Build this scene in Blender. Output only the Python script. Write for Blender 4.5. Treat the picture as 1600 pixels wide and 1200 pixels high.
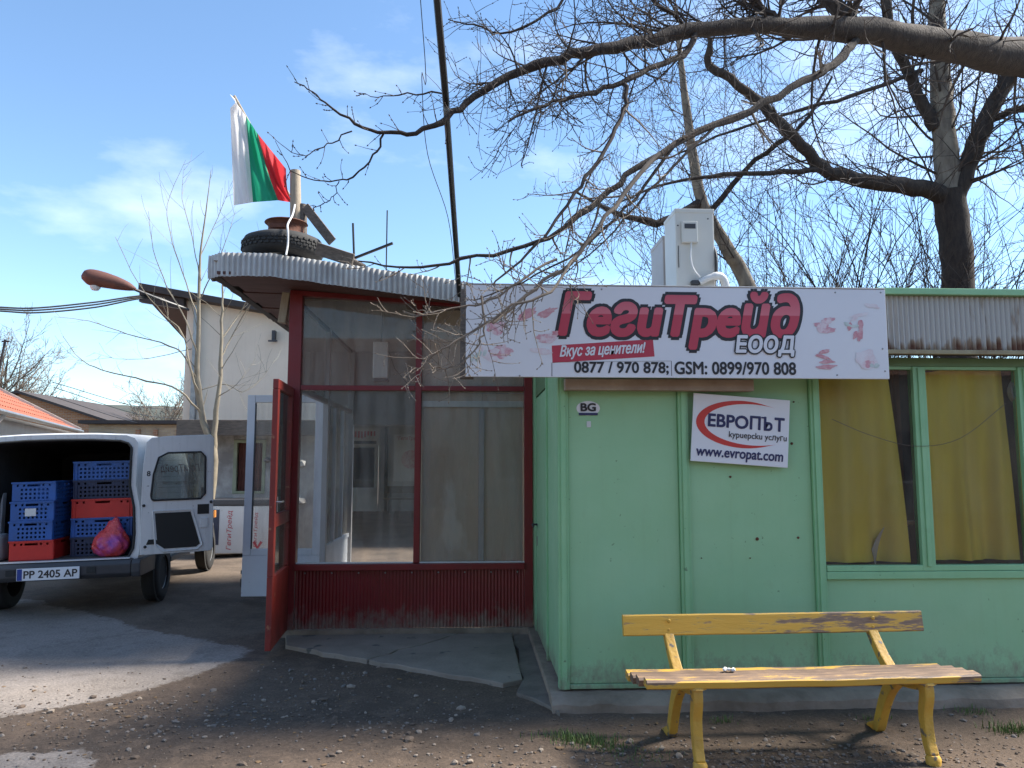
import bpy, bmesh, math, random
from mathutils import Vector, Matrix, noise
R = math.radians
for o in list(bpy.data.objects): bpy.data.objects.remove(o)
scene = bpy.context.scene
C = scene.collection
# ---------------------------------------------------------------- camera
CAM_H, PITCH, YAW, FPX = 1.5, R(5.95), R(3.0), 1200.0
cam_d = bpy.data.cameras.new('camera'); cam = bpy.data.objects.new('camera', cam_d); C.objects.link(cam)
cam.location = (0, 0, CAM_H); cam.rotation_euler = (R(90) + PITCH, 0, -YAW)
cam_d.sensor_width = 36; cam_d.lens = FPX / 1600 * 36; cam_d.clip_start = .05; cam_d.clip_end = 5000
scene.camera = cam
# ---------------------------------------------------------------- sky, sun, exposure
SUN_EL, SUN_AZ = R(47), R(80)          # azimuth measured from +Y towards +X (sun behind the kiosks, to the right)
world = bpy.data.worlds.new('World'); scene.world = world; world.use_nodes = True
wn, wl = world.node_tree.nodes, world.node_tree.links
for n in list(wn): wn.remove(n)
sky = wn.new('ShaderNodeTexSky'); sky.sky_type = 'NISHITA'; sky.sun_disc = False
sky.sun_elevation = SUN_EL; sky.sun_rotation = SUN_AZ; sky.altitude = 200
sky.air_density = 1.0; sky.dust_density = .05; sky.ozone_density = 1.8
tc = wn.new('ShaderNodeTexCoord'); mp = wn.new('ShaderNodeMapping'); mp.inputs['Scale'].default_value = (1.6, 1.6, 4.2)
mp.inputs['Location'].default_value = (.35, .1, .2)
nz = wn.new('ShaderNodeTexNoise'); nz.inputs['Scale'].default_value = 1.9; nz.inputs['Detail'].default_value = 9; nz.inputs['Roughness'].default_value = .55
rp = wn.new('ShaderNodeValToRGB'); rp.color_ramp.elements[0].position = .52; rp.color_ramp.elements[1].position = .84
rp.color_ramp.elements[1].color = (.5, .5, .5, 1)
mx = wn.new('ShaderNodeMix'); mx.data_type = 'RGBA'; mx.inputs[7].default_value = (7.4, 7.7, 8.2, 1)
bg = wn.new('ShaderNodeBackground'); bg.inputs['Strength'].default_value = .085
wo = wn.new('ShaderNodeOutputWorld')
wl.new(tc.outputs['Generated'], mp.inputs['Vector']); wl.new(mp.outputs[0], nz.inputs['Vector'])
wl.new(nz.outputs[0], rp.inputs[0]); wl.new(rp.outputs[0], mx.inputs[0]); tint = wn.new('ShaderNodeMix'); tint.data_type = 'RGBA'; tint.blend_type = 'MULTIPLY'; tint.inputs[0].default_value = 1; tint.inputs[7].default_value = (.88, .97, 1.0, 1); wl.new(sky.outputs[0], tint.inputs[6]); wl.new(tint.outputs[2], mx.inputs[6])
wl.new(mx.outputs[2], bg.inputs[0]); wl.new(bg.outputs[0], wo.inputs[0])
sun_d = bpy.data.lights.new('sun', 'SUN'); sun = bpy.data.objects.new('sun', sun_d); C.objects.link(sun)
sun_d.energy = 3.5; sun_d.angle = R(14); sun_d.color = (1, .94, .84)
sdir = Vector((math.sin(SUN_AZ) * math.cos(SUN_EL), math.cos(SUN_AZ) * math.cos(SUN_EL), math.sin(SUN_EL)))
sun.rotation_euler = sdir.to_track_quat('Z', 'Y').to_euler()
scene.view_settings.view_transform = 'Standard'; scene.view_settings.look = 'None'
scene.view_settings.exposure = 1.72; scene.view_settings.gamma = 1
scene.cycles.max_bounces = 8; scene.cycles.transparent_max_bounces = 16
scene.cycles.caustics_reflective = False; scene.cycles.caustics_refractive = False
# ---------------------------------------------------------------- helpers
def ray(u, v):
    a = (u - 800) / FPX; b = (600 - v) / FPX
    f = math.cos(PITCH) - b * math.sin(PITCH); z = math.sin(PITCH) + b * math.cos(PITCH)
    return Vector((a * math.cos(YAW) + f * math.sin(YAW), -a * math.sin(YAW) + f * math.cos(YAW), z))
def at(u, v, y):
    d = ray(u, v); return Vector((0, 0, CAM_H)) + d * (y / d.y)
def gnd(u, v, z=0.):
    d = ray(u, v); return Vector((0, 0, CAM_H)) + d * ((z - CAM_H) / d.z)
class MB:
    def __init__(s): s.v = []; s.f = []; s.m = []; s.cur = 0
    def add(s, vs, fs):
        b = len(s.v); s.v += [tuple(p) for p in vs]
        for f in fs: s.f.append([b + i for i in f]); s.m.append(s.cur)
        return s
    def box(s, x0, x1, y0, y1, z0, z1):
        vs = [(x, y, z) for z in (z0, z1) for y in (y0, y1) for x in (x0, x1)]
        return s.add(vs, [(0, 2, 3, 1), (4, 5, 7, 6), (0, 1, 5, 4), (2, 6, 7, 3), (0, 4, 6, 2), (1, 3, 7, 5)])
    def bar(s, a, b, w, t, up=(0, 0, 1)):
        a, b = Vector(a), Vector(b); d = (b - a).normalized(); up = Vector(up)
        if abs(d.dot(up)) > .98: up = Vector((0, 1, 0))
        x = d.cross(up).normalized() * (w / 2); y = x.cross(d).normalized() * (t / 2)
        vs = [p + i * x + j * y for p in (a, b) for j in (-1, 1) for i in (-1, 1)]
        return s.add(vs, [(0, 2, 3, 1), (4, 5, 7, 6), (0, 1, 5, 4), (2, 6, 7, 3), (0, 4, 6, 2), (1, 3, 7, 5)])
    def prism(s, poly, y0, y1, axis='y'):
        n = len(poly)
        def mk(p, d):
            return {'y': (p[0], d, p[1]), 'x': (d, p[0], p[1]), 'z': (p[0], p[1], d)}[axis]
        vs = [mk(p, y0) for p in poly] + [mk(p, y1) for p in poly]
        fs = [list(range(n)), list(range(2 * n - 1, n - 1, -1))]
        fs += [[i, i + n, (i + 1) % n + n, (i + 1) % n] for i in range(n)]
        return s.add(vs, fs)
    def tube(s, pts, rad, sides=6, cap=True):
        pts = [Vector(p) for p in pts]; n = len(pts)
        if not hasattr(rad, '__len__'): rad = [rad] * n
        t = (pts[1] - pts[0]).normalized(); ref = Vector((0, 0, 1)) if abs(t.z) < .9 else Vector((1, 0, 0))
        x = t.cross(ref).normalized(); vs = []; 
        for i in range(n):
            t = (pts[min(i + 1, n - 1)] - pts[max(i - 1, 0)])
            t = t.normalized() if t.length > 1e-9 else Vector((0, 0, 1))
            x = (x - t * x.dot(t)); x = x.normalized() if x.length > 1e-6 else t.orthogonal().normalized()
            y = t.cross(x)
            for k in range(sides):
                a = 2 * math.pi * k / sides
                vs.append(pts[i] + (x * math.cos(a) + y * math.sin(a)) * rad[i])
        fs = [[i * sides + k, i * sides + (k + 1) % sides, (i + 1) * sides + (k + 1) % sides, (i + 1) * sides + k] for i in range(n - 1) for k in range(sides)]
        if cap: fs += [list(range(sides - 1, -1, -1)), [(n - 1) * sides + k for k in range(sides)]]
        return s.add(vs, fs)
    def lathe(s, prof, c=(0, 0, 0), seg=24, axis='z', closed=False):
        vs = []; n = len(prof); c = Vector(c)
        for k in range(seg):
            a = 2 * math.pi * k / seg
            for r, h in prof:
                p = {'z': (r * math.cos(a), r * math.sin(a), h), 'x': (h, r * math.cos(a), r * math.sin(a)), 'y': (r * math.cos(a), h, r * math.sin(a))}[axis]
                vs.append(c + Vector(p))
        m = n if closed else n - 1
        fs = [[k * n + i, k * n + (i + 1) % n, ((k + 1) % seg) * n + (i + 1) % n, ((k + 1) % seg) * n + i] for k in range(seg) for i in range(m)]
        return s.add(vs, fs)
    def sheet(s, a, b, up, pitch, amp, n_up=1, steps=6, drop=None):
        """corrugated sheet from a to b (ribs along up)"""
        a, b, up = Vector(a), Vector(b), Vector(up); L = (b - a).length; d = (b - a) / L
        nrm = d.cross(up).normalized(); n = max(2, int(L / pitch * steps)); vs = []
        for i in range(n + 1):
            t = i / n * L; w = math.sin(2 * math.pi * t / pitch) * amp
            for j in range(n_up + 1):
                e = up * (j / n_up)
                vs.append(a + d * t + e + nrm * w)
        m = n_up + 1
        return s.add(vs, [[i * m + j, (i + 1) * m + j, (i + 1) * m + j + 1, i * m + j + 1] for i in range(n) for j in range(n_up)])
    def build(s, name, mat, parent=None, bevel=0, smooth=False, solid=0):
        me = bpy.data.meshes.new(name); me.from_pydata(s.v, [], s.f)
        mats = mat if isinstance(mat, (list, tuple)) else [mat]
        for m in mats: me.materials.append(m)
        if len(mats) > 1: me.polygons.foreach_set('material_index', s.m)
        bm = bmesh.new(); bm.from_mesh(me)
        if solid: bmesh.ops.solidify(bm, geom=bm.faces[:], thickness=solid)
        bmesh.ops.recalc_face_normals(bm, faces=bm.faces[:])
        if bevel: bmesh.ops.bevel(bm, geom=[e for e in bm.edges if len(e.link_faces) == 2 and e.calc_face_angle(0) > .5], offset=bevel, segments=2, affect='EDGES', profile=.6)
        if smooth:
            for f in bm.faces: f.smooth = True
            for e in bm.edges:
                if len(e.link_faces) == 2 and e.calc_face_angle(0) > .75: e.smooth = False
        bm.to_mesh(me); bm.free()
        o = bpy.data.objects.new(name, me); C.objects.link(o)
        if parent is not None: o.parent = parent
        return o
def tag(o, label=None, cat=None, group=None, kind=None):
    if label: o['label'] = label
    if cat: o['category'] = cat
    if group: o['group'] = group
    if kind: o['kind'] = kind
    return o
def thing(name, label, cat, loc=(0, 0, 0), rotz=0, group=None):
    o = bpy.data.objects.new(name, None); C.objects.link(o); o.location = loc; o.rotation_euler = (0, 0, rotz)
    o.empty_display_size = .1
    return tag(o, label, cat, group)
def copy_tree(o, parent=None):
    c = o.copy(); C.objects.link(c)
    if parent is not None: c.parent = parent
    for ch in list(o.children): copy_tree(ch, c)
    return c
def spline(pts, n=5):
    P = [Vector(p) for p in pts]; P = [P[0] * 2 - P[1]] + P + [P[-1] * 2 - P[-2]]; out = []
    for i in range(1, len(P) - 2):
        for k in range(n):
            t = k / n; a, b, c, d = P[i - 1], P[i], P[i + 1], P[i + 2]
            out.append(.5 * ((2 * b) + (c - a) * t + (2 * a - 5 * b + 4 * c - d) * t * t + (3 * b - a - 3 * c + d) * t ** 3))
    return out + [P[-2]]
# ---------------------------------------------------------------- materials
def new_mat(name):
    m = bpy.data.materials.new(name); m.use_nodes = True; n = m.node_tree.nodes; l = m.node_tree.links
    return m, n, l, n['Principled BSDF']
def col(c): return (c[0], c[1], c[2], 1)
def mat(name, base, rough=.6, second=None, scale=6., amount=.5, detail=6, bump=0, bump_scale=None, metallic=0, stretch=(1, 1, 1), spec=None, third=None, tscale=30., tpos=.62, coat=0):
    """base colour mottled towards a second one, a third colour in flecks; fine relief"""
    m, n, l, b = new_mat(name)
    b.inputs['Roughness'].default_value = rough; b.inputs['Metallic'].default_value = metallic
    if spec is not None: b.inputs['Specular IOR Level'].default_value = spec
    if coat: b.inputs['Coat Weight'].default_value = coat
    tcn = n.new('ShaderNodeTexCoord'); mpn = n.new('ShaderNodeMapping'); mpn.inputs['Scale'].default_value = stretch
    l.new(tcn.outputs['Object'], mpn.inputs['Vector'])
    second = second or tuple(c * .72 for c in base)
    nz = n.new('ShaderNodeTexNoise'); nz.inputs['Scale'].default_value = scale; nz.inputs['Detail'].default_value = detail; nz.inputs['Roughness'].default_value = .62
    l.new(mpn.outputs[0], nz.inputs['Vector'])
    rp = n.new('ShaderNodeValToRGB'); rp.color_ramp.elements[0].position = .5 - .28 * (1.2 - amount); rp.color_ramp.elements[1].position = .5 + .28 * (1.2 - amount)
    rp.color_ramp.elements[0].color = col(base); rp.color_ramp.elements[1].color = col(second)
    l.new(nz.outputs[0], rp.inputs[0]); out = rp.outputs[0]
    if third:
        n2 = n.new('ShaderNodeTexNoise'); n2.inputs['Scale'].default_value = tscale; n2.inputs['Detail'].default_value = 5; l.new(mpn.outputs[0], n2.inputs['Vector'])
        r2 = n.new('ShaderNodeValToRGB'); r2.color_ramp.elements[0].position = tpos; r2.color_ramp.elements[1].position = tpos + .05
        l.new(n2.outputs[0], r2.inputs[0])
        mxn = n.new('ShaderNodeMix'); mxn.data_type = 'RGBA'; mxn.inputs[7].default_value = col(third)
        l.new(r2.outputs[0], mxn.inputs[0]); l.new(out, mxn.inputs[6]); out = mxn.outputs[2]
    l.new(out, b.inputs['Base Color'])
    rr = n.new('ShaderNodeMapRange'); rr.inputs[3].default_value = max(.05, rough - .12); rr.inputs[4].default_value = min(1, rough + .12)
    l.new(nz.outputs[0], rr.inputs[0]); l.new(rr.outputs[0], b.inputs['Roughness'])
    if bump:
        n3 = n.new('ShaderNodeTexNoise'); n3.inputs['Scale'].default_value = bump_scale or scale * 6; n3.inputs['Detail'].default_value = 5; l.new(mpn.outputs[0], n3.inputs['Vector'])
        bp = n.new('ShaderNodeBump'); bp.inputs['Strength'].default_value = bump; bp.inputs['Distance'].default_value = .01
        l.new(n3.outputs[0], bp.inputs['Height']); l.new(bp.outputs[0], b.inputs['Normal'])
    return m
def glass(name, tint=(.93, .95, .95), dirt=.06, refl=1.0):
    m, n, l, b = new_mat(name); n.remove(b)
    tr = n.new('ShaderNodeBsdfTransparent'); tr.inputs[0].default_value = col(tint)
    gl = n.new('ShaderNodeBsdfGlossy'); gl.inputs['Roughness'].default_value = .015; gl.inputs[0].default_value = (refl, refl, refl, 1)
    fr = n.new('ShaderNodeFresnel'); fr.inputs[0].default_value = 1.3
    m1 = n.new('ShaderNodeMixShader'); l.new(fr.outputs[0], m1.inputs[0]); l.new(tr.outputs[0], m1.inputs[1]); l.new(gl.outputs[0], m1.inputs[2])
    df = n.new('ShaderNodeBsdfDiffuse'); df.inputs[0].default_value = (.58, .54, .48, 1)
    nz = n.new('ShaderNodeTexNoise'); nz.inputs['Scale'].default_value = 3; nz.inputs['Detail'].default_value = 8
    tcn = n.new('ShaderNodeTexCoord'); mpn = n.new('ShaderNodeMapping'); mpn.inputs['Scale'].default_value = (3, 3, .5); l.new(tcn.outputs['Object'], mpn.inputs[0]); l.new(mpn.outputs[0], nz.inputs['Vector'])
    mr = n.new('ShaderNodeMapRange'); mr.inputs[1].default_value = .35; mr.inputs[2].default_value = .75; mr.inputs[3].default_value = dirt * .3; mr.inputs[4].default_value = dirt * 2
    l.new(nz.outputs[0], mr.inputs[0])
    m2 = n.new('ShaderNodeMixShader'); l.new(mr.outputs[0], m2.inputs[0]); l.new(m1.outputs[0], m2.inputs[1]); l.new(df.outputs[0], m2.inputs[2])
    l.new(m2.outputs[0], n['Material Output'].inputs[0])
    return m
M = {}
def weathered(name, c, c2, grime, rough=.45, scale=1.6, streak=.16, splash=None):
    """paint with faded patches, rain streaks, small chips and (splash = height) mud thrown up from the ground"""
    m, n, l, b = new_mat(name); tcn = n.new('ShaderNodeTexCoord')
    def nz_(sc, st=(1, 1, 1), d=7, r=.6):
        mpn = n.new('ShaderNodeMapping'); mpn.inputs['Scale'].default_value = st; l.new(tcn.outputs['Object'], mpn.inputs[0]); k = n.new('ShaderNodeTexNoise'); k.inputs['Scale'].default_value = sc; k.inputs['Detail'].default_value = d; k.inputs['Roughness'].default_value = r; l.new(mpn.outputs[0], k.inputs['Vector']); return k.outputs[0]
    def mr_(s, a0, a1, b0, b1):
        k = n.new('ShaderNodeMapRange'); l.new(s, k.inputs[0])
        for i, v in enumerate((a0, a1, b0, b1)): k.inputs[i + 1].default_value = v
        return k.outputs[0]
    def mx_(f, c0, c1):
        k = n.new('ShaderNodeMix'); k.data_type = 'RGBA'; l.new(f, k.inputs[0]); l.new(c0, k.inputs[6]) if not isinstance(c0, tuple) else setattr(k.inputs[6], 'default_value', col(c0)); k.inputs[7].default_value = col(c1); return k.outputs[2]
    out = mx_(mr_(nz_(scale), .38, .66, 0, 1), c, c2)
    out = mx_(mr_(nz_(3, (7, 7, .35)), .52, .78, 0, streak), out, grime)
    out = mx_(mr_(nz_(26, (1, 1, 1), 4), .70, .74, 0, .7), out, tuple(q * .45 for q in grime))
    out = mx_(mr_(nz_(5, (1, 1, 1), 9, .7), .60, .72, 0, .35), out, grime)
    if splash:
        sp = n.new('ShaderNodeSeparateXYZ'); l.new(tcn.outputs['Object'], sp.inputs[0]); ad = n.new('ShaderNodeMath'); ad.operation = 'ADD'; l.new(mr_(sp.outputs[2], .0, splash, .42, -.25), ad.inputs[0]); l.new(nz_(14, (1, 1, .6), 9, .75), ad.inputs[1]); out = mx_(mr_(ad.outputs[0], .58, .85, 0, .75), out, (.20, .165, .13))
    l.new(out, b.inputs['Base Color']); l.new(mr_(nz_(4), .3, .7, rough - .1, rough + .15), b.inputs['Roughness'])
    bp = n.new('ShaderNodeBump'); bp.inputs['Strength'].default_value = .25; bp.inputs['Distance'].default_value = .012; l.new(nz_(3.2, (1, 1, 1), 2), bp.inputs['Height']); b2 = n.new('ShaderNodeBump'); b2.inputs['Strength'].default_value = .12; b2.inputs['Distance'].default_value = .004; l.new(nz_(70), b2.inputs['Height']); l.new(bp.outputs[0], b2.inputs['Normal']); l.new(b2.outputs[0], b.inputs['Normal'])
    return m
M['green'] = weathered('green_paint', (.275, .50, .272), (.315, .54, .31), (.25, .385, .21), splash=.55)
M['green_frame'] = weathered('green_frame_paint', (.235, .475, .245), (.28, .52, .28), (.19, .30, .16), scale=3, splash=.4)
M['green_dark'] = mat('dark_green', (.14, .25, .12), .5, (.11, .2, .1), 3)  # darker green, for the top rail and the panel above the side door
M['red'] = weathered('red_paint', (.19, .010, .012), (.15, .010, .011), (.13, .03, .024), .4, 3, .35, splash=.45)
M['red_old'] = mat('old_red_paint', (.25, .025, .018), .5, (.16, .022, .018), 4, .6, bump=.3, bump_scale=40, third=(.30, .12, .07), tscale=16, tpos=.66)
M['soffit'] = mat('soffit_board', (.12, .045, .035), .7, (.075, .035, .03), 3, .5, stretch=(1, 6, 1), bump=.3)
M['galv'] = mat('galvanised_steel', (.52, .51, .49), .5, (.38, .37, .36), 4, .6, metallic=.25, third=(.20, .13, .07), tscale=5, tpos=.71)
M['concrete'] = mat('concrete', (.28, .235, .195), .9, (.19, .158, .13), 2.2, .6, bump=.5, bump_scale=40, third=(.10, .095, .085), tscale=6, tpos=.64)
M['concrete_wet'] = mat('rough_concrete', (.185, .155, .128), .85, (.11, .092, .076), 3, .7, bump=.8, bump_scale=30)
M['footing'] = mat('footing_concrete', (.30, .235, .18), .92, (.17, .13, .095), 3, .7, bump=.9, bump_scale=22)
M['white_print'] = mat('white_print', (.74, .74, .76), .35, (.70, .70, .73), 2, .4, third=(.60, .58, .58), tscale=30, tpos=.76)
M['black'] = mat('black_print', (.014, .013, .015), .4, (.02, .02, .022))
M['navy'] = mat('navy_print', (.02, .022, .085), .4, (.025, .028, .10))
M['crimson'] = mat('crimson_print', (.50, .04, .07), .4, (.45, .035, .06))
M['swoosh'] = mat('red_print', (.60, .045, .035), .4, (.52, .04, .03))
M['white'] = mat('white_paint', (.66, .66, .66), .4, (.58, .58, .57), 3, .5, third=(.42, .40, .37), tscale=12, tpos=.7)
M['pvc'] = mat('white_pvc', (.68, .70, .74), .35, (.60, .62, .66), 3, .5, third=(.42, .42, .43), tscale=9, tpos=.7)
M['van'] = weathered('van_white', (.66, .66, .65), (.60, .60, .59), (.27, .255, .235), .35, 2, .4)
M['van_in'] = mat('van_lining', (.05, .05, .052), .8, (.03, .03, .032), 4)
M['plastic_dark'] = mat('dark_plastic', (.035, .036, .042), .5, (.05, .05, .055), 5, bump=.2)
M['rubber'] = mat('rubber', (.016, .016, .017), .8, (.03, .029, .028), 8, bump=.3)
M['steel'] = mat('steel', (.35, .35, .35), .4, (.22, .22, .22), 8, metallic=.7)
M['rust'] = mat('rust', (.16, .055, .03), .85, (.09, .035, .022), 9, .6, bump=.5)
M['wood_grey'] = mat('weathered_wood', (.17, .14, .115), .85, (.09, .075, .065), 4, .6, stretch=(2, 14, 14), bump=.5, bump_scale=14)
M['wood_pale'] = mat('pale_wood', (.40, .33, .24), .8, (.29, .23, .17), 5, .6, stretch=(6, 6, 1), bump=.4)
M['brown_board'] = mat('brown_board', (.56, .44, .33), .6, (.47, .36, .26), 1.4, .6, stretch=(1, 1, .4), third=(.62, .52, .42), tscale=2.5, tpos=.6)
M['black_wire'] = mat('black_cable', (.012, .012, .013), .5, (.02, .02, .02))
M['glass'] = glass('window_glass', (.97, .98, .98), dirt=.11)  # pale film is dust and also stands for layered reflections in the panes
M['glass_dusty'] = glass('dusty_glass', (.95, .95, .94), dirt=.035)
M['car_glass'] = glass('car_glass', (.55, .6, .6), dirt=.12)
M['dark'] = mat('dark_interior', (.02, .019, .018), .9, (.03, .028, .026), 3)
M['grey_wall'] = mat('grey_lining', (.30, .295, .29), .7, (.25, .245, .24), 2, .5)
M['ac'] = mat('ac_casing', (.62, .61, .56), .42, (.55, .54, .50), 2, .5, third=(.45, .43, .38), tscale=6, tpos=.7)
M['ac_grey'] = mat('ac_casing_grey', (.40, .38, .38), .5, (.34, .325, .32), 2, .5)
M['cream'] = weathered('cream_render', (.80, .69, .56), (.70, .60, .48), (.48, .40, .31), .9, .8, .22)
M['stone'] = mat('rubble_wall', (.42, .40, .38), .9, (.22, .20, .19), 2.5, .8, bump=.8, bump_scale=5)
M['roof_dark'] = mat('dark_roofing', (.045, .038, .036), .85, (.07, .055, .05), 4)
def text(s, width=None, height=None, bold=0, shear=0, ext=.0012, spacing=1.0):
    """lettering as a mesh in the XZ plane, left bottom at the origin, facing -Y; returns vertex and face lists"""
    cu = bpy.data.curves.new('t', 'FONT'); cu.body = s; cu.size = 1; cu.shear = shear; cu.offset = bold; cu.space_character = spacing
    cu.resolution_u = 4; cu.fill_mode = 'FRONT'
    ob = bpy.data.objects.new('t', cu); C.objects.link(ob)
    dg = bpy.context.evaluated_depsgraph_get(); me = bpy.data.meshes.new_from_object(ob.evaluated_get(dg))
    vs = [v.co.copy() for v in me.vertices]; fs = [list(p.vertices) for p in me.polygons]
    bpy.data.objects.remove(ob); bpy.data.curves.remove(cu); bpy.data.meshes.remove(me)
    x0 = min(v.x for v in vs); x1 = max(v.x for v in vs); y0 = min(v.y for v in vs); y1 = max(v.y for v in vs)
    sx = width / (x1 - x0) if width else None; sy = height / (y1 - y0) if height else None
    sx = sx or sy; sy = sy or sx
    return [((v.x - x0) * sx, 0, (v.y - y0) * sy) for v in vs], fs
def lettering(name, s, org, mtx, m, parent, width=None, height=None, bold=0, shear=0, mirror=False, off=.0, spacing=1.0):
    """org: (x, z) in the board's plane, mtx: board matrix (x right, y into the board, z up), off: how far proud"""
    vs, fs = text(s, width, height, 0, shear, spacing=spacing)
    if mirror:
        w = max(v[0] for v in vs); vs = [(w - v[0], v[1], v[2]) for v in vs]
    mb = MB(); steps = [(0, 0)] + ([(math.cos(k * math.pi / 5) * bold, math.sin(k * math.pi / 5) * bold) for k in range(10)] if bold else [])
    for k, (dx, dz) in enumerate(steps):
        mb.add([mtx @ Vector((org[0] + v[0] + dx, -off - k * .00008, org[1] + v[2] + dz)) for v in vs], fs)
    return mb.build(name, m, parent)
# ================================================================ ground
def sm(a, b, x):
    t = max(0, min(1, (x - a) / (b - a))); return t * t * (3 - 2 * t)
def hgt(x, y):
    h = .012 * noise.noise((x * .9, y * .9, 0)) + .006 * noise.noise((x * 3.1, y * 3.1, 4)) + .003 * noise.noise((x * 9, y * 9, 7))
    h += .035 * sm(-4.7, -3.3, x) * (1 - sm(-2.9, -2.1, x)) * sm(7.2, 8.3, y) * (1 - sm(13, 16, y))
    h -= .03 * sm(.3, .8, x) * sm(3.2, 4.2, y) * (1 - sm(4.5, 4.9, y))
    return h - .01
def axis_pts(lo, hi, fine_lo, fine_hi, step):
    a = []; x = fine_lo
    while x <= fine_hi: a.append(x); x += step
    s = step; x = a[-1]
    while x < hi: s *= 1.35; x += s; a.append(x)
    s = step; x = a[0]; b = []
    while x > lo: s *= 1.35; x -= s; b.append(x)
    return b[::-1] + a
gx = axis_pts(-900, 900, -6.5, 5.0, .05); gy = axis_pts(-300, 1500, 2.2, 9.5, .05)
mb = MB(); nx = len(gx)
mb.add([(x, y, hgt(x, y) + (.004 * noise.noise((x * 22, y * 22, 1)) if abs(x) < 6 and 2 < y < 9.5 else 0)) for y in gy for x in gx],
       [(j * nx + i, j * nx + i + 1, (j + 1) * nx + i + 1, (j + 1) * nx + i) for j in range(len(gy) - 1) for i in range(nx - 1)])
def ground_mat(name, c1, c2, c3, peb, peb_amt, rough=.95, layers=()):
    m, n, l, b = new_mat(name); b.inputs['Roughness'].default_value = rough; b.inputs['Specular IOR Level'].default_value = .25
    tcn = n.new('ShaderNodeTexCoord')
    def nzn(s, d=8, r=.6):
        k = n.new('ShaderNodeTexNoise'); k.inputs['Scale'].default_value = s; k.inputs['Detail'].default_value = d; k.inputs['Roughness'].default_value = r; l.new(tcn.outputs['Object'], k.inputs['Vector']); return k
    def ramp(src, p0, p1, c0=(0, 0, 0), c1_=(1, 1, 1)):
        k = n.new('ShaderNodeValToRGB'); k.color_ramp.elements[0].position = p0; k.color_ramp.elements[1].position = p1
        k.color_ramp.elements[0].color = col(c0); k.color_ramp.elements[1].color = col(c1_); l.new(src, k.inputs[0]); return k
    def mix(f, a, b2):
        k = n.new('ShaderNodeMix'); k.data_type = 'RGBA'; l.new(f, k.inputs[0])
        for s, i in ((a, 6), (b2, 7)):
            if isinstance(s, tuple): k.inputs[i].default_value = col(s)
            else: l.new(s, k.inputs[i])
        return k.outputs[2]
    big = nzn(.8); mid = nzn(7); fine = nzn(60, 5, .7)
    base = mix(ramp(big.outputs[0], .4, .62).outputs[0], c1, c2)
    base = mix(ramp(mid.outputs[0], .48, .68).outputs[0], base, c3)
    vo = n.new('ShaderNodeTexVoronoi'); vo.inputs['Scale'].default_value = 55; l.new(tcn.outputs['Object'], vo.inputs['Vector'])
    pm = ramp(vo.outputs['Distance'], .16, .24, (1, 1, 1), (0, 0, 0))
    sel = n.new('ShaderNodeSeparateColor'); l.new(vo.outputs['Color'], sel.inputs[0])
    gt = n.new('ShaderNodeMath'); gt.operation = 'LESS_THAN'; gt.inputs[1].default_value = peb_amt; l.new(sel.outputs[0], gt.inputs[0])
    mu = n.new('ShaderNodeMath'); mu.operation = 'MULTIPLY'; l.new(pm.outputs[0], mu.inputs[0]); l.new(gt.outputs[0], mu.inputs[1])
    base = mix(mu.outputs[0], base, peb)
    cov = None
    for attr, (k1, k2, k3), soft in layers:
        an = n.new('ShaderNodeAttribute'); an.attribute_name = attr; e1 = nzn(2.6, 10, .7); e2 = nzn(17, 6, .7)
        m1_ = n.new('ShaderNodeMath'); m1_.operation = 'MULTIPLY_ADD'; m1_.inputs[1].default_value = .75; l.new(e1.outputs[0], m1_.inputs[0]); l.new(an.outputs['Fac'], m1_.inputs[2])
        m2_ = n.new('ShaderNodeMath'); m2_.operation = 'MULTIPLY_ADD'; m2_.inputs[1].default_value = .38; l.new(e2.outputs[0], m2_.inputs[0]); l.new(m1_.outputs[0], m2_.inputs[2])
        f = ramp(m2_.outputs[0], .52, .52 + soft).outputs[0]
        lay = mix(ramp(nzn(1.3).outputs[0], .42, .60).outputs[0], k1, k2); lay = mix(ramp(nzn(5, 9, .7).outputs[0], .52, .70).outputs[0], lay, k3); base = mix(f, base, lay); cov = f
    fm = n.new('ShaderNodeMix'); fm.data_type = 'RGBA'; fm.blend_type = 'MULTIPLY'; fm.inputs[0].default_value = .8; l.new(base, fm.inputs[6])
    fr = ramp(fine.outputs[0], .3, .7, (.55, .55, .55), (1.35, 1.35, 1.35)); l.new(fr.outputs[0], fm.inputs[7])
    l.new(fm.outputs[2], b.inputs['Base Color'])
    bp = n.new('ShaderNodeBump'); bp.inputs['Strength'].default_value = .9; bp.inputs['Distance'].default_value = .008
    ad = n.new('ShaderNodeMath'); ad.operation = 'ADD'; l.new(fine.outputs[0], ad.inputs[0]); l.new(mu.outputs[0], ad.inputs[1])
    l.new(ad.outputs[0], bp.inputs['Height']); l.new(bp.outputs[0], b.inputs['Normal'])
    return m
M['dirt'] = ground_mat('dirt', (.118, .085, .063), (.078, .059, .046), (.142, .102, .075), (.20, .165, .14), .12, .95,
    layers=(('yard', ((.15, .115, .088), (.10, .077, .06), (.175, .135, .105)), .22), ('pave', ((.285, .245, .215), (.24, .205, .178), (.185, .156, .133)), .10)))
gobj = tag(mb.build('ground', M['dirt'], smooth=True), kind='structure')
def in_poly(x, y, P):
    c = False; j = len(P) - 1
    for i in range(len(P)):
        if (P[i][1] > y) != (P[j][1] > y) and x < (P[j][0] - P[i][0]) * (y - P[i][1]) / (P[j][1] - P[i][1]) + P[i][0]: c = not c
        j = i
    return c
g2 = lambda u, v: tuple(gnd(u, v))[:2]
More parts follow.
